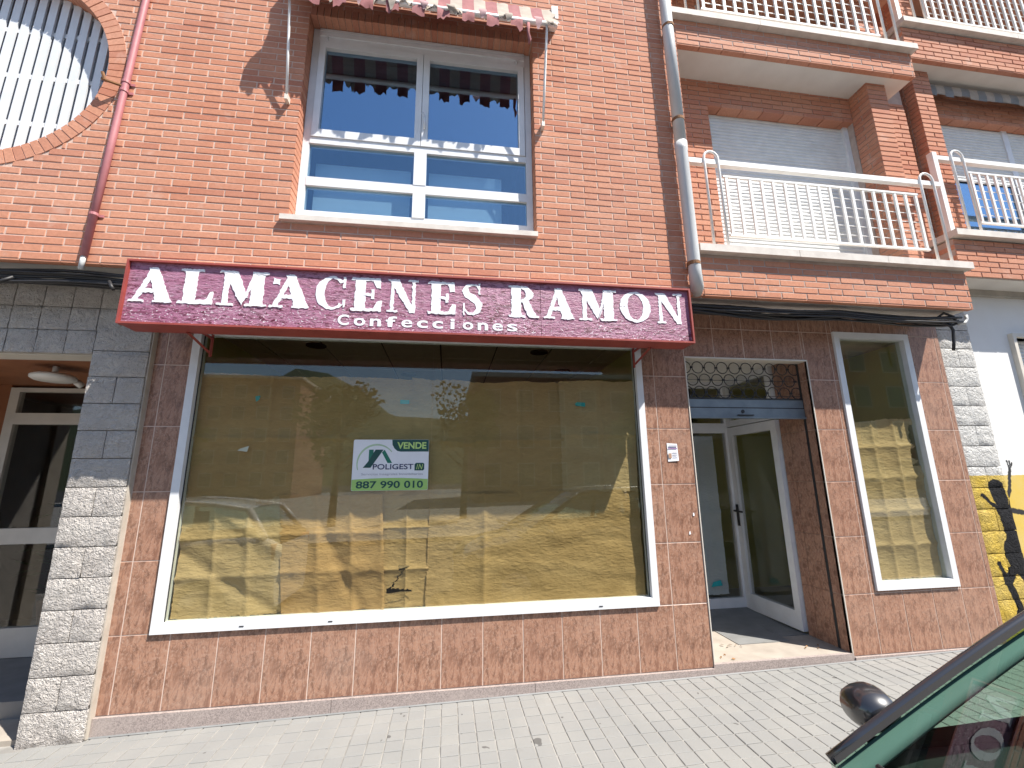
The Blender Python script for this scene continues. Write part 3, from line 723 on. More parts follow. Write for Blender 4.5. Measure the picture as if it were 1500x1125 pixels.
# ---- balconies
def hoop(x, x2, y, z0, z1, r=.012):
    m = MB(); c = (x+x2)/2; h = (x2-x)/2
    m.tube([(x, y, z0)] + [(c-h*math.cos(math.pi*k/10), y, z1-h+h*math.sin(math.pi*k/10)) for k in range(11)] + [(x2, y, z0)], r, 8); return m
def balcony(par, name, x0, x1, yf, zs, hoops, first, last, nbal, sillr):
    bl = B(name, 'sill_stone', par, (x0-.02, x0+(x1-x0)*.34-.002, yf-.065, yf+.13, zs-.068, zs), (x0+(x1-x0)*.34+.002, x0+(x1-x0)*.67, yf-.065, yf+.13, zs-.068, zs), (x0+(x1-x0)*.67+.003, x1+sillr, yf-.065, yf+.13, zs-.068, zs))
    B('top_rail', 'rail_white', bl, (x0-.0, x1-.01, yf+.005, yf+.055, zs+.875, zs+.925))
    B('inner_rail', 'rail_white', bl, (first-.03, last+.03, yf+.018, yf+.042, zs+.755, zs+.775)); B('inner_rail', 'rail_white', bl, (first-.03, last+.03, yf+.018, yf+.042, zs+.145, zs+.165))
    for k in range(nbal):
        x = first+(last-first)*k/(nbal-1); B('baluster', 'rail_white', bl, (x-.0125, x+.0125, yf+.02, yf+.038, zs+.165, zs+.755))
    m = MB()
    for k in range(1, 6): z = zs+.165+.59*k/6; m.box(first, last, yf+.0395, yf+.0455, z-.003, z+.003)
    m.build('grid_wires', 'rail_white', bl)
    for a, b in hoops: hoop(a, b, yf-.0, zs-.01, zs+1.0).build('hoop', 'rail_white', bl, True)
    return bl
balcony(shop, 'balcony', 4.90, 7.69, FY, 3.64, ((5.06, 5.20), (7.42, 7.575)), 5.28, 7.36, 18, .03)
balcony(shop, 'balcony', 4.87, 7.69, FY, 6.235, ((5.06, 5.20), (7.42, 7.575)), 5.28, 7.36, 18, .03)
def roller(par, x0, x1, y, z0, z1, mat='blind', n='roller_blind'):
    m = MB(); z = z1
    while z > z0: m.add([(x0, y, z), (x1, y, z), (x1, y-.009, z-.012), (x0, y-.009, z-.012), (x0, y-.009, z-.03), (x1, y-.009, z-.03), (x1, y, z-.042), (x0, y, z-.042)], [(3, 2, 1, 0), (4, 5, 2, 3), (7, 6, 5, 4)]); z -= .042
    return m.build(n, mat, par)
lg = B('balcony_door', 'aluminium_white', shop, (7.155, 7.214, .04, .1, 3.6, 5.55), (5.43, 5.46, .04, .1, 3.6, 5.55), (5.46, 7.155, .05, .1, 3.6, 3.66)); roller(lg, 5.46, 7.155, .08, 3.6, 5.55)
ln = B('door_lintel', 'mortar', shop, (5.43, 7.20, -.02, .078, 5.562, 5.62)); m = MB(); x = 5.43
while x < 7.19: m.add([(x+.003, -.03, 5.553), (x+.055, -.03, 5.553), (x+.115, .078, 5.553), (x+.063, .078, 5.553), (x+.003, -.03, 5.58), (x+.055, -.03, 5.58), (x+.115, .078, 5.58), (x+.063, .078, 5.58)], [(0,3,2,1),(0,1,5,4),(1,2,6,5),(2,3,7,6),(3,0,4,7)]); x += .06
m.build('lintel_brick', 'brick', ln)
l2 = B('balcony_door', 'aluminium_white', shop, (5.43, 5.50, .03, .1, 6.2, 7.0), (6.28, 6.36, .03, .1, 6.2, 7.0), (7.13, 7.2, .03, .1, 6.2, 7.0), (5.5, 6.28, .03, .1, 6.2, 6.42), (6.36, 7.13, .03, .1, 6.2, 6.42)); B('pane', 'upper_glass', l2, (5.5, 7.13, .06, .065, 6.42, 7.0)); B('backing', 'lobby', l2, (5.43, 7.2, .4, .42, 6.2, 7.0))

# =================================================================== NEIGHBOUR BUILDING
nb = thing('neighbour_building', (10, .2, 0), 'white rendered house with brick upper floor and yellow painted base right of the shop', 'building')
NY, NX = -.25, 7.86
bricks2 = []; bricks, keep = bricks2, bricks
lay(NX, 12.5, 3.60, 4.02, NY, depth=.12, enddepth=.33); lay(NX, 12.5, 6.32, 6.74, NY, depth=.12, enddepth=.33)
lay(NX, 12.5, 4.08, 6.32, .12, [(8.62, 10.9, 4.0, 5.95)], depth=.1, off=.1); lay(NX, 12.5, 6.8, 7.7, .12, [(8.62, 10.9, 6.7, 8.5)], depth=.1, off=.1)
fm = MB()
for k, b in enumerate(bricks2):
    one(fm, b)
for (z0, z1) in ((4.08, 6.32), (6.8, 7.7)):
    z = z0; r = 0
    while z < z1:
        fm.bbox(8.05, 8.295 if r % 2 else 8.17, -.11, .0, z+.005, min(z+.055, z1), .003)
        fm.bbox(8.05, 8.295, .01, .11, z+.005, min(z+.055, z1), .003)
        if not r % 2: fm.bbox(8.18, 8.295, -.11, .0, z+.005, min(z+.055, z1), .003)
        z += CH; r += 1
fm.build('bricks', 'brick', nb, kind='stuff')
B('brick_wall', 'mortar_grey', nb, (NX+.004, 12.5, NY+.007, .1, 3.603, 4.02), (NX+.004, 12.5, NY+.007, .1, 6.323, 6.74), (NX+.004, 8.61, .127, .3, 4.0, 7.7), (10.91, 12.5, .127, .3, 4.0, 7.7), (8.6, 10.92, .127, .3, 5.96, 6.7), (8.057, 8.288, -.103, .12, 4.03, 6.32), (8.057, 8.288, -.103, .12, 6.75, 7.7))
B('upper_storeys', 'brick', nb, (NX, 12.5, NY+.01, .4, 7.7, 9.6))
B('soffit', 'soffit_white', nb, (NX+.02, 12.5, NY+.057, .11, 6.314, 6.322)); B('soffit', 'soffit_white', nb, (7.745, 12.5, NY+.02, .05, 3.596, 3.602)); m = MB(); x = NX
while x < 12.4: m.box(x+.003, x+.247, NY+.004, NY+.055, 6.312, 6.324); x += .25
m.build('soffit_edge', 'brick', nb)
bl = balcony(nb, 'balcony', NX-.0, 12.5, NY, 4.10, ((8.10, 8.25),), 8.34, 10.6, 22, 0); B('end_post', 'rail_white', bl, (NX+.005, NX+.06, NY+.0, NY+.06, 4.10, 5.06)); B('side_sill', 'sill_stone', bl, (NX-.03, NX+.1, NY+.132, .1, 4.032, 4.10))
bl = balcony(nb, 'balcony', NX-.0, 12.5, NY, 6.82, ((8.10, 8.25),), 8.34, 10.6, 22, 0); B('end_post', 'rail_white', bl, (NX+.005, NX+.06, NY+.0, NY+.06, 6.82, 7.78)); B('side_sill', 'sill_stone', bl, (NX-.03, NX+.1, NY+.132, .1, 6.752, 6.82))
bd_ = B('balcony_door', 'aluminium_white', nb, (8.62, 8.68, .2, .26, 4.05, 5.95), (9.7, 9.78, .2, .26, 4.05, 5.95), (10.84, 10.9, .2, .26, 4.05, 5.95), (8.68, 10.84, .2, .26, 4.05, 4.2)); roller(bd_, 8.68, 10.84, .22, 5.15, 5.94); B('pane', 'upper_glass', bd_, (8.68, 10.84, .235, .24, 4.2, 5.2)); B('backing', 'lobby', bd_, (8.5, 11, .7, .72, 4, 6))
bd_ = B('balcony_door', 'aluminium_white', nb, (8.62, 8.68, .2, .26, 6.78, 7.7), (9.7, 9.78, .2, .26, 6.78, 7.7), (8.68, 10.84, .2, .26, 6.78, 6.95)); B('pane', 'upper_glass', bd_, (8.68, 10.84, .235, .24, 6.95, 7.7)); B('backing', 'lobby', bd_, (8.5, 11, .7, .72, 6.7, 7.7))
nwall = B('rendered_wall', 'painted_render', nb, (8.165, 8.74, .045, .4, -.2, 3.60), (8.74, 9.7, .045, .4, -.2, 1.95), (8.74, 9.7, .045, .4, 3.07, 3.60), (9.7, 12.5, .045, .4, -.2, 3.6))
B('cornice', 'render_band', nb, (7.76, 12.5, -.0, .045, 3.53, 3.595))
B('party_gap', 'mortar_grey', nb, (7.745, 7.765, .1, .4, -.2, 3.58), (7.69, 7.86, .16, .3, 3.58, 9.))
ncol = B('stone_column', 'painted_block', nb, (7.765, 8.163, .035, .3, -.2, 3.52))
r = 0; z = .10
while z < 3.5:
    if r % 2: block(7.76, 7.965, z, z+.2, 'painted_block', ncol, .01); block(7.965, 8.165, z, z+.2, 'painted_block', ncol, .01)
    else: block(7.76, 8.165, z, z+.2, 'painted_block', ncol, .01)
    z += .2013; r += 1
nwi = B('window', 'cream_metal', nb, (8.70, 8.74, .0, .2, 1.95, 3.11), (9.7, 9.74, .0, .2, 1.95, 3.11), (8.74, 9.7, .0, .2, 3.07, 3.11), (8.74, 9.7, .0, .2, 1.95, 1.99)); roller(nwi, 8.74, 9.7, .12, 2.0, 3.07)

na = thing('rolled_awning', (10, .0, 6.1), 'grey striped awning rolled up under the neighbour\'s balcony soffit', 'awning')
m = MB(); m.tube([(8.32, .02, 6.24), (12.4, .02, 6.24)], .04, 10); m.build('roller_tube', 'fabric_cream', na, True)
for k in range(34):
    x0 = 8.34+.12*k; m = MB(); L = .13+random.uniform(-.02, .02)
    m.grid([[(x0, .0, 6.27), (x0+.12, .0, 6.27)], [(x0, -.045, 6.23), (x0+.12, -.045, 6.23)], [(x0, -.05, 6.23-L*.6), (x0+.12, -.052, 6.23-L*.6)], [(x0+.005, -.04, 6.23-L), (x0+.115, -.045, 6.23-L-.01)]]); m.build('stripe', ['grey_slab', 'fabric_cream'][k % 2], na, True)
pp_ = thing('reflection_plant', (-1.2, 1.85, .16), 'leafy green plant standing behind the glass of the flats\' entrance', 'plant')  # added plant: its leaves stand in for a tree mirrored in the door glass
m = MB(); m.tube([(-1.2, 1.85, .155), (-1.2, 1.85, .5)], [.12, .17], 14); m.build('pot', 'brown_panel', pp_, True)
m = MB()
for k in range(130):
    a_ = random.uniform(0, 6.3); l_ = random.uniform(.15, .5); h_ = random.uniform(.55, 1.45); c_ = Vector((-1.2+l_*.75*math.cos(a_), 1.85+l_*.6*math.sin(a_), h_)); u_ = Vector((math.cos(a_), math.sin(a_), random.uniform(-.6, .5))).normalized()*.10; v_ = Vector((-math.sin(a_), math.cos(a_), 0))*.028
    m.add([c_-u_, c_+v_, c_+u_, c_-v_], [(0, 1, 2, 3)])
m.build('foliage', 'leaf', pp_)
m = MB(); m.tube([(-1.2, 1.85, .5), (-1.18, 1.85, 1.4)], .015, 6); m.build('stem', 'bark', pp_)

# =================================================================== SIGNBOARD
D = .495
sg = thing('signboard', (2.6, -.4, 2.95), 'long maroon shop signboard with peeling face and white capital letters', 'shop sign')
XA, XB, ZA, ZC = .498, 4.712, 2.708, 3.182
B('box', 'red_frame', sg, (XA, XB, -D+.03, -D+.2, ZA+.004, ZC-.004))
fr = B('frame', 'red_frame', sg, (XA-.002, XB+.002, -D, -D+.05, ZA, ZA+.014), (XA-.002, XB+.002, -D, -D+.05, ZC-.014, ZC), (XA-.002, XA+.012, -D, -D+.05, ZA+.014, ZC-.014), (XB-.012, XB+.002, -D, -D+.05, ZA+.014, ZC-.014))
# warped face sheet in two panels
def face(a, b):
    P = []
    nx = 60; nz = 10
    for j in range(nz+1):
        row = []
        for i in range(nx+1):
            x = a+(b-a)*i/nx; z = ZA+.013+(ZC-ZA-.026)*j/nz
            row.append((x, -D+.024+.0012*math.sin(x*9+j*.6)*math.sin(j/nz*math.pi), z))
        P.append(row)
    m = MB(); m.grid(P); return m.build('face', 'sign_vinyl', sg, True)
face(XA+.012, 3.44); face(3.443, XB-.012)
for bx in (.86, 4.40):
    m = MB(); m.tube([(bx, -.03, ZA-.06), (bx, -D+.16, ZA-.0)], .012, 4); m.tube([(bx, -.005, ZA-.09), (bx, -.005, ZA+.10)], .012, 4); m.tube([(bx, -.01, ZA+.06), (bx, -D+.2, ZA+.06)], .012, 4); m.build('bracket', 'red_frame', sg)
# hand-cut serif capitals
def arc(cx, cz, ro, zo, ri_, zi, a0, a1, n=22, dx=0):
    P = []
    for k in range(n+1): a = R(a0+(a1-a0)*k/n); P.append((cx+ro*math.cos(a), cz+zo*math.sin(a)))
    for k in range(n, -1, -1): a = R(a0+(a1-a0)*k/n); P.append((cx+dx+ri_*math.cos(a), cz+zi*math.sin(a)))
    return P
def rc(a, b, c, d): return [(a, b), (c, b), (c, d), (a, d)]
GL = {
 'A': [[(.07,.03),(.20,.03),(.52,.86),(.46,1),(.42,.96)], [(.36,.97),(.58,1),(.98,.03),(.62,.03)], [(.22,.27),(.68,.27),(.66,.38),(.26,.38)], rc(0,0,.34,.06), rc(.56,0,1,.06)],
 'L': [rc(.16,0,.52,1), rc(.02,.93,.68,1), rc(.02,0,.9,.08), [(.52,.05),(1,0),(1,.36),(.93,.36),(.82,.14),(.52,.1)]],
 'M': [rc(.10,.03,.21,.97), rc(.66,.03,.92,1), [(.04,1),(.36,1),(.60,.26),(.49,.03)], [(.49,.03),(.57,.2),(.78,1),(.68,1)], rc(0,0,.33,.06), rc(.56,0,1,.06), rc(0,.94,.30,1), rc(.70,.94,1,1)],
 'C': [arc(.52,.5,.5,.5,.27,.43,42,318,30,.05), rc(.86,.66,.94,1), rc(.88,.08,.95,.3)],
 'E': [rc(.12,0,.46,1), rc(.0,.92,.93,1), [(.80,.70),(.95,.70),(.93,1),(.7,.95)], rc(.40,.46,.74,.54), rc(.64,.36,.74,.65), rc(.0,0,.98,.08), [(.7,.05),(.98,0),(1,.32),(.88,.32)]],
 'N': [rc(.10,.03,.21,.97), rc(.80,.0,.91,.97), [(.03,1),(.36,1),(.91,.02),(.74,0)], rc(0,.94,.25,1), rc(0,0,.34,.06), rc(.66,.94,1,1)],
 'R': [rc(.10,0,.42,1), rc(.0,.93,.42,1), rc(0,0,.55,.06), arc(.42,.745,.42,.255,.16,.17,-90,90,18), [(.42,.52),(.66,.54),(.92,.08),(1,.05),(1,.0),(.68,.0)]],
 'O': [arc(.5,.5,.5,.5,.25,.42,0,180,22), arc(.5,.5,.5,.5,.25,.42,180,360,22)],
}
def sstroke():
    C = []; n = 30
    for k in range(n+1):
        u = k/n; a = u*2
        x = .5+.36*math.sin(math.pi*(.32-u*1.64)*1.0+0) if False else 0
        C.append(u)
    pts = [(.84,.80),(.72,.93),(.50,.96),(.26,.90),(.20,.76),(.30,.64),(.50,.55),(.70,.45),(.82,.32),(.78,.16),(.56,.05),(.34,.05),(.16,.18)]
    wd = [.05,.05,.05,.10,.15,.17,.18,.18,.17,.13,.06,.05,.05]
    L_, R_ = [], []
    for i, (x, z) in enumerate(pts):
        p, q = pts[max(i-1, 0)], pts[min(i+1, len(pts)-1)]; dx, dz = q[0]-p[0], q[1]-p[1]; l = math.hypot(dx, dz)
        nx, nz = -dz/l, dx/l; L_.append((x+nx*wd[i], z+nz*wd[i]*.6)); R_.append((x-nx*wd[i], z-nz*wd[i]*.6))
    return L_+R_[::-1]
GL['S'] = [sstroke(), rc(.80,.66,.88,1), rc(.10,0,.18,.36)]
LETTERS = [('A',.533,.805),('L',.834,1.064),('M',1.094,1.424),('A',1.442,1.715),('C',1.747,1.975),('E',2.004,2.227),('N',2.266,2.492),('E',2.565,2.776),('S',2.815,2.985),
           ('R',3.184,3.423),('A',3.464,3.713),('M',3.751,4.067),('O',4.097,4.362),('N',4.411,4.643)]
def ragged(poly, step=.013, amp=.0042):
    out = []
    for i, p in enumerate(poly):
        q = poly[(i+1) % len(poly)]; l = math.hypot(q[0]-p[0], q[1]-p[1]); n = max(1, int(l/step))
        for k in range(n): out.append((p[0]+(q[0]-p[0])*k/n+random.uniform(-amp, amp), p[1]+(q[1]-p[1])*k/n+random.uniform(-amp, amp)))
    return out
for (ch, a, b) in LETTERS:
    m = MB()
    for k, poly in enumerate(GL[ch]):
        Q = ragged([(a+(b-a)*x, 2.874+.263*z) for x, z in poly])
        m.prism(Q, -D+.0205-.0004*k, -D+.0245)
    m.build('letter', 'sign_white', sg)
    # dark ghost edge where the film has shrunk back from each letter
m = MB(); m.prism(ragged([(1.455, 3.055), (1.50, 3.05), (1.505, 3.09), (1.46, 3.10)], .012, .004), -D+.0195, -D+.0245); m.build('peeled_spot', 'sign_white', sg)
word = 'Confecciones'; cw = (3.282-1.918)/len(word)
for k, ch in enumerate(word):
    wi = cw*(.50 if ch == 'i' else .42 if False else .70) ; x0 = 1.922+cw*k
    tall = ch in 'Cf'; h = .082 if tall else (.082 if ch == 'i' else .060)
    if ch == 'i': x0 += cw*.18; wi = cw*.28
    fit_text('letter', ch, 'sign_white', sg, x0, x0+wi, 2.758, 2.758+h, -D+.0212, offset=(.014 if ch in 'es' else .024))

# =================================================================== FOR-SALE BOARD on the glass
sb = thing('sale_board', (2.285, .02, 1.765), 'estate agent board reading VENDE with phone number on the shop window', 'sale sign')
a, b, c, d = 1.990, 2.583, 1.566, 1.968; yy = .0275
def rrect(a, b, c, d, r, n=5):
    P = []
    for cx_, cz_, s in ((b-r, c+r, -90), (b-r, d-r, 0), (a+r, d-r, 90), (a+r, c+r, 180)):
        for k in range(n+1): P.append((cx_+r*math.cos(R(s+90*k/n)), cz_+r*math.sin(R(s+90*k/n))))
    return P
m = MB(); m.prism(rrect(a, b, c, d, .012), yy-.004, yy); m.build('panel', 'paper_white', sb)
W, H = b-a, d-c
U = lambda u, v: (a+W*u, c+H*v)
def pp(name, mat, pts, lift): m = MB(); m.prism([U(*p) for p in pts], yy-.004-lift, yy-.004-lift+.0006); return m.build(name, mat, sb)
pp('lime_band', 'green_lime', [(.003,.02),(.02,.004),(.98,.004),(.997,.02),(.997,.215)] + [(1-k/12, .215+.028*math.sin(math.pi*k/12)) for k in range(1, 12)] + [(.003,.215)], .001)
pp('corner_panel', 'green_dark', [(.997,.76),(.997,.985),(.985,.997),(.505,.997),(.51,.90),(.535,.83),(.575,.775),(.62,.76)], .001)
pp('roof_left', 'green_dark', [(.135,.445),(.235,.445),(.395,.80),(.29,.80),(.195,.555)], .0012); pp('chimney', 'green_mid', [(.205,.585),(.265,.71),(.265,.80),(.205,.80)], .001); pp('roof_right', 'green_mid', [(.375,.745),(.41,.80),(.515,.535),(.455,.535)], .001)
m = MB(); P = []
for k in range(25):
    an = R(200-k*6.8); P.append((a+W*.305+W*.255*math.cos(an), c+H*.53+H*.385*math.sin(an)))
for k in range(24, -1, -1):
    an = R(200-k*6.8); s = .955-.05*math.sin(math.pi*k/24); P.append((a+W*.305+W*.255*s*math.cos(an), c+H*.53+H*.385*s*math.sin(an)))
m.prism(P[::-1], yy-.0048, yy-.0042); m.build('swoosh', 'lime_pale', sb)
ty = yy-.0062
def tx(name, body, mat, u0, u1, v0, v1, off=0., sh=0.): p, q = U(u0, v0), U(u1, v1); return fit_text(name, body, mat, sb, p[0], q[0], p[1], q[1], ty, off, sh)
tx('wording', 'VENDE', 'lime_text', .575, .965, .815, .95, .03); tx('wording', 'POLIGEST', 'navy', .265, .80, .41, .515, .012)
pp('logo_box', 'green_dark', [(.815,.385),(.93,.385),(.945,.41),(.945,.515),(.93,.535),(.835,.535),(.815,.51)], .001); tx('wording', 'I', 'lime_text', .838, .862, .41, .51, .0, .3); tx('wording', 'N', 'lime_text', .864, .928, .41, .51, .0, .3)
tx('wording', 'Servicios Integrales Inmobiliarios', 'print_grey', .12, .93, .285, .34); tx('wording', '887', 'green_dark', .06, .325, .045, .185, .022); tx('wording', '990', 'green_dark', .375, .63, .045, .185, .022); tx('wording', '010', 'green_dark', .685, .935, .045, .185, .022)

# =================================================================== FLYER
fl = thing('flyer', (4.695, -.008, 1.855), 'small white printed flyer stuck on the tiles left of the doorway', 'flyer')
m = MB(); m.grid([[(4.646, -.006, 1.777), (4.746, -.010, 1.783)], [(4.646, -.0062, 1.86), (4.744, -.007, 1.86)], [(4.646, -.0062, 1.937), (4.742, -.0065, 1.931)]]); m.build('sheet', 'paper_white', fl)
for nm, mt, q in (('heading', 'print_purple', (4.652, 4.736, 1.887, 1.894)), ('picture', 'print_tan', (4.652, 4.680, 1.806, 1.848)), ('heading', 'print_grey', (4.66, 4.735, 1.905, 1.918)), ('text_lines', 'print_grey', (4.69, 4.735, 1.855, 1.859)), ('text_lines', 'print_grey', (4.69, 4.735, 1.84, 1.844)), ('text_lines', 'print_grey', (4.69, 4.73, 1.825, 1.829)), ('text_lines', 'print_grey', (4.69, 4.735, 1.81, 1.814))):
    B(nm, mt, fl, (q[0], q[1], -.0112, -.0104, q[2], q[3]))

# =================================================================== BROWN PAPER behind the glass
def sheet(label, mat, corners, folds_x=(), folds_z=(), amp=.008, y=.075, seed=1, tear=None, sag=0., group=None, waves=(), cell=.0125):
    """corners: bl, br, tr, tl in x,z"""
    rn = random.Random(seed); bl_, br_, tr, tl = corners
    w_ = abs(br_[0]-bl_[0]); h_ = abs(tl[1]-bl_[1]); nx = max(10, int(w_/cell)); nz = max(10, int(h_/cell))
    ph = [(rn.uniform(3, 16), rn.uniform(3, 16), rn.uniform(0, 6.3), rn.uniform(.2, 1)) for _ in range(9)]
    P = []; keep_ = {}
    for j in range(nz+1):
        row = []
        v = j/nz
        for i in range(nx+1):
            u = i/nx
            x = (bl_[0]*(1-u)+br_[0]*u)*(1-v)+(tl[0]*(1-u)+tr[0]*u)*v
            z = (bl_[1]*(1-u)+br_[1]*u)*(1-v)+(tl[1]*(1-u)+tr[1]*u)*v
            n = sum(a_*math.sin(fx*x+p)*math.sin(fz*z+p*1.7) for fx, fz, p, a_ in ph)/5
            yy_ = y+amp*n
            for q in folds_x: yy_ -= .018*math.exp(-abs(u-q)*w_/.03)
            for q in folds_z: yy_ -= .018*math.exp(-abs(v-q)*h_/.03)
            yy_ += amp*.25*mnoise.noise(Vector((x*11, seed*3.1, z*15)))+amp*.28*abs(mnoise.noise(Vector((x*26, seed*5.3, z*44))))
            for (u0, v0, du, dv, A, wd) in waves:      # diagonal buckles
                dd = (u-u0)*dv-(v-v0)*du; yy_ += .6*A*math.exp(-(dd/wd)**2)
            if i in (0, nx): x += rn.uniform(-.004, .004)
            if j in (0, nz): z += rn.uniform(-.005, .005)+(.006*math.sin(u*9+seed) if j == nz else 0)
            row.append((x, max(yy_, .042), z))
        P.append(row)
    m = MB(); vs = [p for r_ in P for p in r_]; fs = []
    for j in range(nz):
        for i in range(nx):
            if tear and tear((P[j][i][0]+P[j+1][i+1][0])/2, (P[j][i][2]+P[j+1][i+1][2])/2): continue
            a_ = j*(nx+1)+i; fs.append((a_, a_+1, a_+nx+2, a_+nx+1))
    m.add(vs, fs); o = m.build('paper_sheet', mat, None, True)
    o['label'] = label; o['category'] = 'paper sheet'; o['group'] = group or 'brown paper covering the shop window'
    return o
sheet('wide brown paper sheet, top left of the big shop window', 'kraft', ((.79, 1.47), (2.44, 1.47), (2.43, 2.485), (.775, 2.50)), (.33, .66), (.5,), .006, .078, 1)
sheet('brown paper sheet in the upper row, second from left, above the sale board', 'kraft', ((2.41, 1.47), (3.0, 1.46), (2.99, 2.475), (2.42, 2.50)), (.5,), (.48,), .006, .085, 2)
sheet('brown paper sheet in the upper row, third from left', 'kraft', ((2.96, 1.46), (3.74, 1.46), (3.73, 2.49), (2.97, 2.47)), (.5,), (.5,), .006, .079, 3)
sheet('brown paper sheet at the top right corner of the big shop window', 'kraft_pale', ((3.71, 1.535), (4.385, 1.525), (4.405, 2.505), (3.705, 2.50)), (.55,), (.5,), .006, .070, 4, waves=((.9, .3, .2, 1., -.01, .08),))
sheet('pale creased brown paper, bottom left corner of the big shop window', 'kraft_pale', ((.80, .692), (1.56, .692), (1.47, 1.53), (.785, 1.51)), (.33, .66), (.33, .66), .012, .072, 5, waves=((.1, .5, 1., -.6, .028, .07), (.6, .75, 1., -.6, -.022, .06)))
sheet('orange brown folded paper, second from left in the lower row', 'kraft_orange', ((1.545, .688), (2.285, .690), (2.23, 1.535), (1.455, 1.54)), (.35, .68, .98), (.34, .66), .012, .066, 6, waves=((.5, .5, .5, -1., .034, .08), (.2, .2, 1., .3, -.022, .07)))
def tear6(x, z):
    w1 = .006*math.sin(z*150)+.004*math.sin(z*330)
    crack = .81 < z < .97 and abs(x-(2.305+.72*(z-.81)+w1)) < .005+.012*max(0, (.86-z)/.05)
    wedge = 2.29 < x < 2.48 and z < .828+.004*math.sin(x*170)-.10*max(0, x-2.36) and z > .795+.05*max(0, x-2.33)
    notch = 2.375 < x < 2.455 and z > .955+.35*(x-2.375) and z < .998-.08*(x-2.375)
    return crack or wedge or notch
sheet('narrow torn brown paper with a rip, middle of the lower row', 'kraft', ((2.27, .69), (2.60, .69), (2.615, 1.53), (2.225, 1.53)), (.5,), (.33, .7), .008, .082, 7, tear=tear6, cell=.005)
m = MB(); m.grid([[(2.37, .046, .995), (2.45, .048, 1.0)], [(2.385, .05, .975), (2.455, .05, .99)]]); m.grid([[(2.31, .05, .80), (2.40, .046, .812), (2.50, .05, .808)], [(2.34, .06, .79), (2.42, .058, .795), (2.47, .06, .80)]])
o_ = m.build('paper_curl', 'kraft_pale', None, True, label='curled paper edges round the rip in the middle brown sheet', cat='paper')
sheet('widest wrinkled brown paper, right end of the lower row', 'kraft', ((2.585, .685), (4.385, .672), (4.385, 1.545), (2.60, 1.53)), (.25,), (), .012, .068, 8, waves=((.2, .4, 1., .2, .008, .06), (.55, .3, 1., -.15, -.008, .05), (.7, .7, 1., .1, .008, .05), (.9, .5, .15, 1., .014, .05)))
def tear_n(x, z): return x > 7.22+.03*math.sin(z*40)+.02*math.sin(z*90) and 1.72 < z < 2.12 and x > 7.20+.12*abs(z-1.80)
sheet('folded brown paper in the tall narrow window, torn at its right edge', 'kraft_pale', ((6.56, .718), (7.285, .718), (7.30, 2.19), (6.56, 2.145)), (.33, .66), (.2, .41, .62, .82), .006, .062, 9, tear=tear_n)
sheet('pale bluish paper behind the glass of the inner doorway screen', 'paper_cool', ((4.96, .33), (5.95, .33), (5.95, 2.13), (4.96, 2.13)), (.5,), (.5,), .004, 1.33, 10, group='paper behind the inner screen')
def bit(name, cat, label, mat, quad, y, group=None):
    m = MB(); m.prism(quad, y, y+.0008); o = m.build(name, mat); o['label'] = label; o['category'] = cat
    if group: o['group'] = group
TG = 'turquoise tape pieces'
bit('tape_piece', 'tape', 'turquoise tape on brown paper above the sale board', 'tape', [(2.335, 2.268), (2.41, 2.268), (2.41, 2.30), (2.335, 2.302)], .048, TG)
bit('tape_piece', 'tape', 'turquoise tape on the top right brown sheet', 'tape', [(3.85, 2.268), (3.935, 2.262), (3.935, 2.30), (3.86, 2.303), (3.84, 2.285)], .048, TG)
bit('tape_piece', 'tape', 'small turquoise tape scrap near the window\'s left side', 'tape', [(1.215, 2.27), (1.235, 2.285), (1.245, 2.32), (1.205, 2.315)], .048, TG)
bit('paper_scrap', 'paper scrap', 'pale torn scrap stuck on the paper at the left of the shop window', 'paper_white', [(1.12, 1.885), (1.19, 1.875), (1.20, 1.92), (1.14, 1.90)], .048)
bit('tape_piece', 'tape', 'blue tape low on the inner doorway screen', 'tape', [(5.72, .42), (5.86, .43), (5.84, .49), (5.75, .47)], 1.295, TG)
SG2 = 'white paper scraps left on the tiles'
for k, (x, z, lb) in enumerate(((4.83, 1.315, 'upper of two white paper scraps on the tile left of the doorway'), (4.78, 1.165, 'lower of two white paper scraps on the tile left of the doorway'))):
    bit('paper_scrap', 'paper scrap', lb, 'paper_white', [(x, z), (x+.016, z+.004), (x+.012, z+.03), (x+.002, z+.022)], -.0062, SG2)

# =================================================================== AWNING above the upper window
aw = thing('window_awning', (2.5, -.5, 5.6), 'torn red and cream striped awning rolled up above the upper window', 'awning')
ax0, ax1, ay, az_ = 1.33, 3.62, -.645, 5.545
m = MB(); m.tube([(ax0, -.46, 5.86), (ax1, -.46, 5.86)], .045, 12); m.build('roller_tube', 'fabric_pink', aw, True)
m = MB(); m.tube([(ax0, ay, az_), (ax1, ay, az_)], .022, 8); m.build('front_bar', 'rail_white', aw, True)
n = 22; sw_ = (ax1-ax0)/n; rnd = random.Random(3)
for k in range(n):
    x0 = ax0+sw_*k; x1 = x0+sw_; m = MB(); P = []
    lack = rnd.random() < .15 and k > 4
    for j in range(9):       # cloth from the roller over the bar, then the hanging valance
        row = []
        for i in range(5):
            x = x0+(x1-x0)*i/4
            if j <= 5:
                u = j/5; x += (rnd.uniform(-.03, .05) if (k == 0 and i == 0) or (k == n-1 and i == 4) else 0); y = -.50+(ay+.50)*u; z = 5.90+(az_+.025-5.90)*u-.03*math.sin(u*math.pi)+.006*math.sin(x*60+j)
            else:
                L = (.045 if k % 2 else .15)+(rnd.uniform(-.035, .05) if k % 2 else rnd.uniform(-.03, .018))
                u = (j-5)/3; y = ay-.024+.012*math.sin(x*45+j*1.3); z = az_+.02-L*u
            row.append((x, y, z))
        P.append(row)
    m.grid(P[:6] if lack else P); m.build('stripe', ['fabric_red', 'fabric_cream'][k % 2], aw, True)
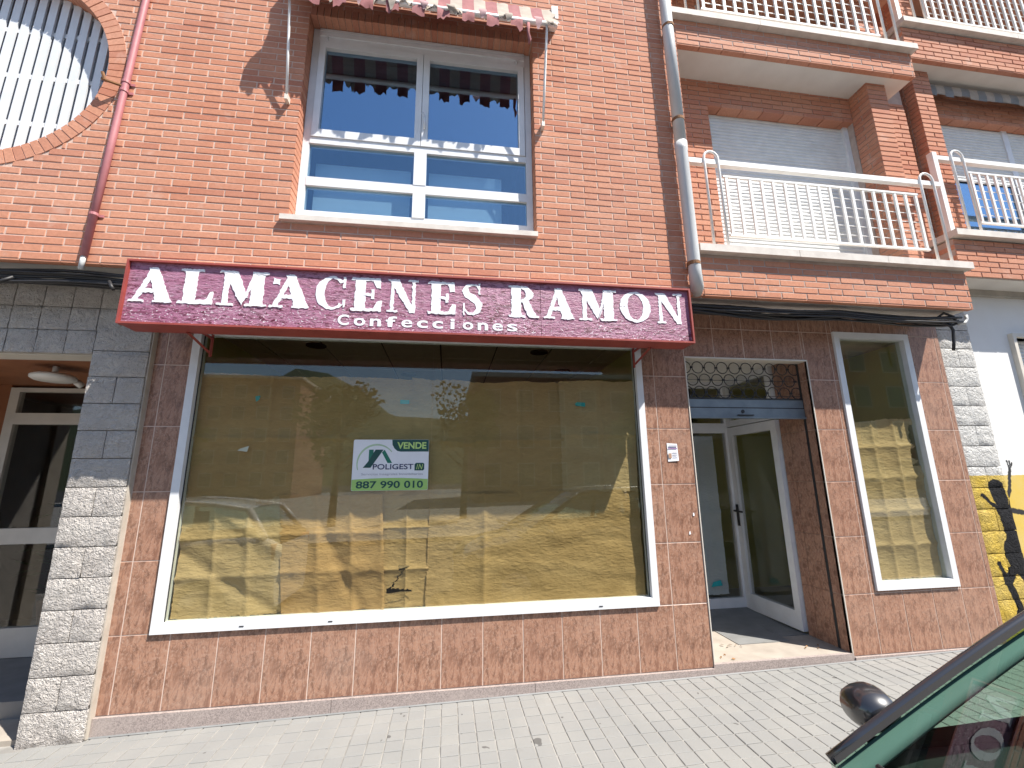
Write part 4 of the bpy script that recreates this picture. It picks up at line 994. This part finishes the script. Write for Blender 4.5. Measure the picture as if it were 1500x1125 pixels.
for k in range(9):
    x = ax0+.1+(ax1-ax0-.3)*k/8+rnd.uniform(-.04, .04); l = rnd.uniform(.04, .13); m = MB()
    m.grid([[(x, ay-.03, az_+.03), (x+.07, ay-.03, az_+.03)], [(x+.005, ay-.05, az_-.01), (x+.075, ay-.045, az_-.015)], [(x+.02, ay-.03, az_-l*.6), (x+.06, ay-.035, az_-l*.5)], [(x+.03, ay-.03, az_-l), (x+.045, ay-.03, az_-l*.9)]])
    m.build('torn_flap', ['fabric_pink', 'fabric_cream'][k % 2], aw, True)
m = MB(); m.tube([(3.36, ay, 5.52), (3.355, ay-.01, 5.42), (3.37, ay, 5.36), (3.36, ay, 5.30)], [.018, .012, .016, .004], 6); m.build('hanging_shred', 'fabric_red', aw, True)
for x in (1.385, 3.515):
    m = MB(); m.tube([(x, -.44, 4.71), (x+.005, -.52, 5.05), (x+.012, -.60, 5.40), (x+.012, ay, az_-.02)], .011, 8); m.build('arm', 'rail_white', aw, True)
    B('arm_bracket', 'cream_metal', aw, (x-.014, x+.012, -.452, -.392, 4.675, 4.725))
    B('end_plate', 'rail_white', aw, ((ax0-.03 if x < 2 else ax1-.01), (ax0+.03 if x < 2 else ax1+.05), -.52, -.392, 5.79, 5.93))

# =================================================================== PIPES AND CABLES
dp = thing('drainpipe', (4.79, -.48, 3.2), 'pale grey drainpipe with rusty clamps beside the balconies', 'drainpipe')
m = MB(); m.tube([(4.775, -.475, 7.2), (4.785, -.475, 4.6)], .052, 18); m.build('upper_length', 'pvc_grey', dp, True)
m = MB(); m.tube([(4.785, -.475, 4.62), (4.785, -.475, 4.54), (4.785, -.475, 4.53), (4.79, -.475, 3.36), (4.80, -.46, 3.29), (4.83, -.42, 3.24), (4.85, -.36, 3.215)], [.0555, .0555, .052, .052, .055, .055, .055], 18); m.build('lower_length', 'pvc_grey', dp, True)
for z in (5.93, 4.86, 3.42):
    m = MB(); m.tube([(4.783, -.475, z-.014), (4.783, -.475, z+.014)], .057, 18); m.box(4.77, 4.80, -.43, -.385, z-.012, z+.012); m.build('clamp', 'rust', dp)
cd = thing('conduit', (.16, -.41, 3.1), 'thin pink painted conduit running down the brick wall at the left', 'conduit')
m = MB(); m.tube([(.26, -.415, 7.0), (.219, -.415, 5.52), (.19, -.415, 4.25), (.163, -.415, 3.22)], .0235, 12); m.build('pipe', 'pink_paint', cd, True)
m = MB(); m.tube([(.163, -.415, 3.23), (.16, -.415, 3.12)], .016, 10); m.build('pipe_end', 'pvc_grey', cd, True)
for z in (3.55, 4.62, 4.70): 
    x = .163+(z-3.22)*.0257; m = MB(); m.tube([(x, -.415, z-.01), (x, -.415, z+.01)], .028, 12); m.box(x-.05, x+.05, -.398, -.39, z-.01, z+.01); m.build('pipe_clip', 'pink_paint', cd)
br = thing('wall_bracket', (.05, -.42, 4.68), 'small rusty bracket on the brick ring beside the round window', 'bracket'); m = MB(); m.tube([(.19, -.42, 4.66), (.10, -.46, 4.66), (.06, -.45, 4.68)], .011, 6); m.tube([(.09, -.46, 4.66), (.07, -.47, 4.72)], .012, 6); m.build('arm', 'rust', br)
def cables(x0, x1, name, label, n, seed, sag, ybase, zb):
    rn = random.Random(seed); c = thing(name, ((x0+x1)/2, ybase, zb), label, 'cables')
    for k in range(n):
        yy_ = ybase+rn.uniform(-.06, .06); zz = zb+rn.uniform(-.045, .03); p1, p2 = rn.uniform(0, 6), rn.uniform(0, 6); am = rn.uniform(.006, .02); pts = []
        for i in range(41):
            x = x0+(x1-x0)*i/40; pts.append((x, yy_+am*math.sin(x*3.1+p1), zz+am*math.sin(x*2.3+p2)-sag*rn.uniform(.9, 1)*math.sin(math.pi*((x-x0) % 1.5)/1.5)*rn.uniform(.8, 1.)))
        m = MB(); m.tube(pts, rn.choice([.007, .009, .012]), 6); m.build('cable', 'black_cable', c, True)
    return c
cl = cables(-3, .50, 'cable_bundle', 'black cable bundle under the brick edge above the flats\' entrance', 13, 4, .012, -.29, 3.10)
for x, z in ((-.30, 3.05), (.30, 3.04)):
    m = MB(); m.tube([(x, -.34, 3.07), (x+(.03 if x > 0 else -.05), -.36, 3.03), (x+(.05 if x > 0 else -.09), -.36, z-.04)], .012, 6); m.build('cable_tail', 'black_cable', cl, True)
cr_ = cables(4.80, 7.62, 'cable_bundle', 'black cable bundle sagging under the balcony above the doorway', 13, 9, .03, -.27, 3.12)
m = MB(); m.tube([(7.50, -.29, 3.08), (7.54, -.29, 3.0), (7.53, -.28, 2.88), (7.52, -.27, 2.80)], .013, 8); m.build('cable_tail', 'black_cable', cr_, True)
m = MB(); m.tube([(7.35, -.30, 3.10), (7.45, -.31, 3.16), (7.55, -.31, 3.13), (7.58, -.3, 3.06), (7.5, -.3, 3.03), (7.42, -.3, 3.07)], .011, 8); m.build('cable_loop', 'black_cable', cr_, True)
m = MB(); m.tube([(7.60, -.3, 3.06), (7.67, -.31, 3.07), (7.70, -.31, 3.11), (7.70, -.31, 3.15)], .014, 8); m.build('white_elbow', 'pvc_grey', cr_, True)

# =================================================================== LAMP over the flats' entrance
la = thing('entrance_lamp', (-.47, .40, 2.56), 'round opal lamp under the brown ceiling of the flats\' entrance', 'lamp')
m = MB(); P = []
for (r_, z_) in ((.02, 2.535), (.12, 2.53), (.145, 2.515), (.145, 2.495), (.12, 2.478), (.0, 2.47)):
    P.append([(-.49+r_*math.cos(2*math.pi*k/24), .37+r_*math.sin(2*math.pi*k/24), z_) for k in range(25)])
m.grid(P); m.build('shade', 'lamp_opal', la, True)
m = MB(); m.tube([(-.49, .37, 2.53), (-.49, .37, 2.60)], .02, 10); m.tube([(-.42, .50, 2.50), (-.40, .54, 2.47)], .028, 10); m.build('fitting', 'lamp_opal', la, True)

# dry leaves blown into the doorway
LG = 'dry leaves in the doorway'
spots = [(5.02, .10), (5.08, .14), (5.22, .30), (5.26, .33), (5.30, .31), (5.34, .29), (5.19, .34), (5.86, .16), (5.90, .19), (5.97, .14), (6.02, .2), (5.10, .05)]
for k, (x, y) in enumerate(spots):
    m = MB(); a = random.uniform(0, 6.3); l = random.uniform(.012, .026); c, s = math.cos(a), math.sin(a); h = .17 if y < .3 else .174
    m.add([(x-l*c, y-l*s, h+.004), (x+l*.4*s, y-l*.4*c, h+.012), (x+l*c, y+l*s, h+.006), (x-l*.4*s, y+l*.4*c, h+.002)], [(0, 1, 2), (0, 2, 3)])
    m.build('dry_leaf', 'dead_leaf', None, label='tiny dry leaf at the left edge of the doorway floor' if x < 5.15 else ('tiny dry leaf in the cluster mid doorway floor' if x < 5.5 else 'tiny dry leaf at the right side of the doorway floor'), cat='leaf', group='dry leaves at the left of the doorway' if x < 5.15 else ('dry leaves mid doorway' if x < 5.5 else 'dry leaves at the right of the doorway'))

# =================================================================== CARS
def car(name, label, paint, loc, flip=1, group=None):
    """local: x back from the front bumper, +y = kerb side, z up from the road"""
    o = thing(name, loc, label, 'car', group)
    ox, oy, oz = loc
    T = lambda p: (ox+p[0], oy+flip*p[1], oz+p[2])
    def bld(m, nm, mat, par=None, smooth=True):
        m.v = [T(p) for p in m.v]; return m.build(nm, mat, par or o, smooth)
    L = 4.15
    st = [0, .06, .2, .45, .75, 1.0, 1.5, 2.2, 3.0, 3.5, 3.85, 4.08, 4.15]
    hw = [.52, .68, .78, .835, .86, .87, .875, .875, .87, .855, .83, .76, .66]
    bt = [.60, .69, .75, .82, .88, .93, .97, 1.03, 1.06, 1.09, 1.10, 1.06, .98]
    P = []
    for s, h, b_ in zip(st, hw, bt):
        row = []
        prof = [(h-.10, .20), (h-.02, .30), (h+.008, .5), (h+.012, .66), (h-.005, b_-.10), (h-.03, b_-.03), (h-.07, b_)]
        for y, z in prof: row.append((s, y, z))
        P.append(row)
    m = MB(); m.grid(P); m.grid([[(p[0], -p[1], p[2]) for p in r_] for r_ in P]); m.grid([[P[0][j], (P[0][j][0], -P[0][j][1], P[0][j][2])] for j in range(7)]); m.grid([[P[-1][j], (P[-1][j][0], -P[-1][j][1], P[-1][j][2])] for j in range(7)])
    body = bld(m, 'body', paint)
    AB = (.925, .797); AT = (1.78, .60)     # A-pillar base / top (x, half width)
    zb_, zt_ = .955, 1.485
    bon = []                                # bonnet
    for i, s in enumerate(st[:6]):
        h = hw[i]-.07; row = []
        for k in range(9):
            u = -1+k/4; xx = s if s < .9 else .93-.13*(1-u*u)
            row.append((xx, u*h, bt[i]+.05*(1-u*u)*min(1, s/.4)))
        bon.append(row)
    m = MB(); m.grid(bon); bld(m, 'bonnet', paint)
    def apt(v, w=0.):                       # point on the pillar line, v 0..1, gently bowed
        return Vector((AB[0]+(AT[0]-AB[0])*v, AB[1]+(AT[1]-AB[1])*v-w, zb_+(zt_-zb_)*v+.015*math.sin(math.pi*v)))
    def ws(u, v, inset=0.):
        p = apt(v); bow = (1-u*u)
        return (p.x-.13*bow*(1-.4*v)+inset, u*(p.y-.012), p.z+.028*bow*v+.0)
    m = MB(); m.grid([[ws(-1+k/8, j/8) for k in range(17)] for j in range(9)]); bld(m, 'windscreen', 'car_glass')
    for s in (1, -1):
        m = MB(); m.tube([(apt(k/10).x, s*apt(k/10).y, apt(k/10).z+.004) for k in range(-0, 11)], [.0145]*11, 8); bld(m, 'a_pillar', paint)
        m = MB(); m.grid([[(apt(k/10).x+.004, s*(apt(k/10).y-.010), apt(k/10).z+.016), (apt(k/10).x-.004, s*(apt(k/10).y-.030), apt(k/10).z+.010)] for k in range(11)]); bld(m, 'pillar_seal', 'rubber')
        m = MB(); m.grid([[(apt(k/10).x+.006, s*(apt(k/10).y-.014), apt(k/10).z-.006), (apt(k/10).x+.014, s*(apt(k/10).y-.030-.02*(1-k/10)), apt(k/10).z-.012), (apt(k/10).x+.024, s*(apt(k/10).y-.034-.025*(1-k/10)), apt(k/10).z-.022), (apt(k/10).x+.040, s*(apt(k/10).y-.028-.02*(1-k/10)), apt(k/10).z-.032), (apt(k/10).x+.05, s*(apt(k/10).y-.006), apt(k/10).z-.03)] for k in range(11)]); bld(m, 'pillar_trim', 'trim_grey')
    # roof
    rl = [(1.78, .60, 1.485), (2.1, .625, 1.53), (2.7, .63, 1.55), (3.3, .61, 1.50), (3.72, .58, 1.43)]
    m = MB(); m.grid([[(x-(.08*(1-u*u) if i == 0 else 0), u*h, z+.035*(1-u*u)) for u in [-1+k/6 for k in range(13)]] for i, (x, h, z) in enumerate(rl)]); bld(m, 'roof', paint)
    m = MB(); m.grid([[(x-(.08*(1-u*u) if i == 0 else 0), u*h*.97, z-.02+.03*(1-u*u)) for u in [-1+k/6 for k in range(13)]] for i, (x, h, z) in enumerate(rl)]); bld(m, 'headlining', 'trim_grey')
    m = MB(); m.grid([[(3.72+(4.03-3.72)*j/4, u*(.58+.14*j/4), 1.43+.035*(1-u*u)*(1-j/4)+(1.06-1.43)*j/4) for u in [-1+k/6 for k in range(13)]] for j in range(5)]); bld(m, 'rear_window', 'side_glass')
    for s in (1, -1):
        top = [Vector((apt(k/5).x, s*apt(k/5).y, apt(k/5).z)) for k in range(6)] + [Vector((x, s*h, z)) for x, h, z in rl[1:]]
        m = MB(); m.grid([[tuple(t_), (t_.x if i else t_.x, s*(.815 if i > 1 else .79), .93+.03*(t_.x-1)/3)] for i, t_ in enumerate(top)]); bld(m, 'side_glass', 'side_glass')
        m = MB(); m.tube([tuple(t_) for t_ in top[5:]], .03, 8); m.tube([tuple(top[-1]), (4.0, s*.72, 1.07)], .05, 8); bld(m, 'roof_rail', paint)
        m = MB(); m.tube([(2.42, s*.80, 1.02), (2.46, s*.635, 1.54)], .035, 6); bld(m, 'b_pillar', 'black_plastic')
        m = MB(); m.grid([[(1.05, s*.80, .45), (1.05, s*.80, 1.0)], [(3.8, s*.80, .45), (3.8, s*.80, 1.05)]]); bld(m, 'door_lining', 'black_plastic')
        # door mirror
        m = MB(); rings = []
        c = Vector((1.27, s*.985, .975))
        for j in range(9):
            a = math.pi*j/8; rr = math.sin(a); xx = -.085*math.cos(a)
            rings.append([(c.x+max(xx, -.085)*(1 if xx < 0 else .35), c.y+s*.085*(rr**.6)*math.cos(2*math.pi*k/20), c.z+.066*(rr**.6)*math.sin(2*math.pi*k/20)) for k in range(21)])
        m.grid(rings); mi = bld(m, 'mirror', paint)
        m = MB(); m.tube([(c.x, c.y-s*.08, c.z-.05), (c.x-.02, s*.83, 1.0)], .028, 8); bld(m, 'mirror_stalk', 'black_plastic', mi)
        m = MB(); m.grid([[(c.x-.088+.018*0, c.y+s*(-.10), c.z-.068), (c.x-.05, c.y+s*.09, c.z-.066)], [(c.x-.088, c.y+s*(-.10), c.z-.058), (c.x-.05, c.y+s*.09, c.z-.056)]]); 
        for wx in (.80, 3.35):
            m = MB(); m.tube([(wx, s*.70, .31), (wx, s*.885, .31)], .31, 28); wl = bld(m, 'wheel', 'rubber')
            m = MB(); m.tube([(wx, s*.80, .31), (wx, s*.892, .31)], .20, 24); bld(m, 'rim', 'alloy', wl)
        m = MB(); m.grid([[(.04, s*.40, .60), (.02, s*.40, .68)], [(.12, s*.68, .62), (.16, s*.70, .74)], [(.40, s*.80, .70), (.42, s*.79, .80)]]); 
        for i in range(len(m.v)): m.v[i] = (m.v[i][0]-.02, m.v[i][1]*1.035, m.v[i][2])
        bld(m, 'headlight', 'lamp_clear')
        m = MB(); m.box(4.05, 4.13, s*.55, s*.73, .80, 1.0); bld(m, 'tail_light', 'lamp_red')
    m = MB(); m.grid([[(.80+.13*(u*u), u*.78, .95), (1.15, u*.80, .96+.03*(1-u*u)), (1.55, u*.80, .95), (1.62, u*.80, .70)] for u in [-1+k/6 for k in range(13)]]); bld(m, 'dashboard', 'black_plastic')
    m = MB(); m.box(.8, 4.0, -.8, .8, .30, .36); bld(m, 'floor_pan', 'black_plastic')
    for s in (1, -1):
        m = MB(); m.box(2.0, 2.5, s*.14, s*.62, .40, .62); m.add([(2.42, s*.14, .6), (2.42, s*.62, .6), (2.60, s*.60, 1.15), (2.60, s*.16, 1.15), (2.55, s*.14, .6), (2.55, s*.62, .6), (2.70, s*.60, 1.15), (2.70, s*.16, 1.15)], [(0,1,2,3),(4,7,6,5),(0,3,7,4),(1,5,6,2),(3,2,6,7)]); m.box(2.62, 2.72, s*.26, s*.5, 1.16, 1.36); bld(m, 'seat', 'seat_cloth', None, False)
    m = MB(); m.tube([(1.62+.10*math.sin(2*math.pi*k/20)*.4, -.38*1+.18*math.cos(2*math.pi*k/20), .98+.17*math.sin(2*math.pi*k/20)) for k in range(21)], .014, 6, False); bld(m, 'steering_wheel', 'black_plastic')
    m = MB(); m.tube([(.72, -.70, 1.03), (.80, .0, 1.075), (.90, .62, 1.04)], .008, 6); m.tube([(.68, -.1, 1.06), (.78, .55, 1.05)], .010, 6); bld(m, 'wipers', 'black_plastic')
    B2 = MB(); B2.box(-.012, .0, -.26, .26, .40, .51); bld(B2, 'number_plate', 'paper_white', None, False)
    B3 = MB(); B3.box(-.006, .03, -.45, .45, .25, .37); B3.box(.012, .05, -.4, .4, .56, .62); bld(B3, 'grille', 'black_plastic', None, False)
    return o
rz = lambda x: gz(x)-.125
car('parked_car', 'dark car parked at the kerb, its windscreen in the lower right corner', 'paint_dark', (2.85, -3.21, rz(4.5)-.02))
car('parked_car', 'white car parked at the kerb left of the camera, seen only in reflection', 'paint_white', (-3.6, -3.4, rz(-1.5)-.02))
car('parked_car', 'grey car parked across the street, seen only in reflection', 'paint_grey', (7.0, -8.3, rz(9)-.02), -1)

# =================================================================== ACROSS THE STREET (what the glass mirrors)
def far_block(label, x0, x1, y, h, mat, floors, cols, name='apartment_block'):
    o = thing(name, ((x0+x1)/2, y, 0), label, 'building'); B('wall', mat, o, (x0, x1, y-12, y, -1.2, h)); B('roof_edge', 'far_cream', o, (x0-.3, x1+.3, y-12, y+.3, h, h+.3))
    fh = (h-1)/floors; cw_ = (x1-x0)/cols
    for f in range(floors):
        for c in range(cols):
            a = x0+cw_*(c+.28); b = x0+cw_*(c+.72); z = .4+fh*f+.8
            wi = B('window', 'far_cream', o, (a-.08, b+.08, y, y+.06, z-.08, z+fh*.55+.08)); B('pane', 'far_pane', wi, (a, b, y+.06, y+.075, z, z+fh*.55))
far_block('low brick block across the street with pale window frames', 4.6, 16, -26, 8.6, 'far_brick', 3, 5)
far_block('tall brick block across the street at the far right', 17.5, 40, -24, 17.0, 'far_brick', 6, 8)
far_block('long brick apartment block far across the street at the left', -34, -14, -48, 13.0, 'far_brick', 5, 8)
def tree(x, y, h, label):
    o = thing('street_tree', (x, y, 0), label, 'tree', 'trees across the street'); rn = random.Random(int(x*10)); g = gz(x)
    m = MB(); m.tube([(x, y, g-.3), (x+.05, y, g+h*.25), (x+.1, y, g+h*.5), (x, y, g+h*.8)], [.16, .13, .09, .03], 8)
    for k in range(6):
        a = rn.uniform(0, 6.3); m.tube([(x+.08, y, g+h*(.35+.06*k)), (x+.9*math.cos(a), y+.9*math.sin(a), g+h*(.5+.07*k))], [.05, .015], 6)
    m.build('trunk', 'bark', o, True); m = MB(); bl_ = [(rn.uniform(-1.1, 1.1), rn.uniform(-1.1, 1.1), h*rn.uniform(.5, .95), rn.uniform(.5, .95)) for _ in range(11)]
    for k in range(1500):
        b_ = rn.choice(bl_); d = Vector((rn.gauss(0, 1), rn.gauss(0, 1), rn.gauss(0, 1))).normalized()*b_[3]*rn.uniform(.5, 1.)
        c = Vector((x+b_[0], y+b_[1], g+b_[2]))+d; u = Vector((rn.gauss(0, 1), rn.gauss(0, 1), rn.gauss(0, 1))).normalized(); v = u.orthogonal().normalized(); s = rn.uniform(.07, .14)
        m.add([c-u*s, c+v*s*.6, c+u*s, c-v*s*.6], [(0, 1, 2, 3)])
    m.build('crown', 'leaf', o)
for x, y, h, lb in ((-7, -13, 5.0, 'leftmost street tree across the road'), (-1.5, -14, 5.2, 'street tree across the road behind the white car'), (3.4, -15, 5.6, 'street tree across the road left of the low brick block'), (10.5, -13.5, 4.8, 'rightmost street tree across the road')): tree(x, y, h, lb)
m = MB(); P = []
for j in range(9):
    row = []
    for i in range(41):
        a = R(-75+150*i/40); d = 260+60*j; hh = [0, 35, 70, 92, 100, 92, 70, 35, 0][j]*(.75+.3*math.sin(i*.45+1.0)+.12*math.sin(i*1.3))
        row.append((2.7+d*math.sin(a), -d*math.cos(a), -1.3+max(hh, 0)+3*math.sin(i*3.1+j*2)*(1 if hh > 5 else 0)))
    P.append(row)
m.grid(P); m.build('hills', 'hill_green', None, True, kind='structure')
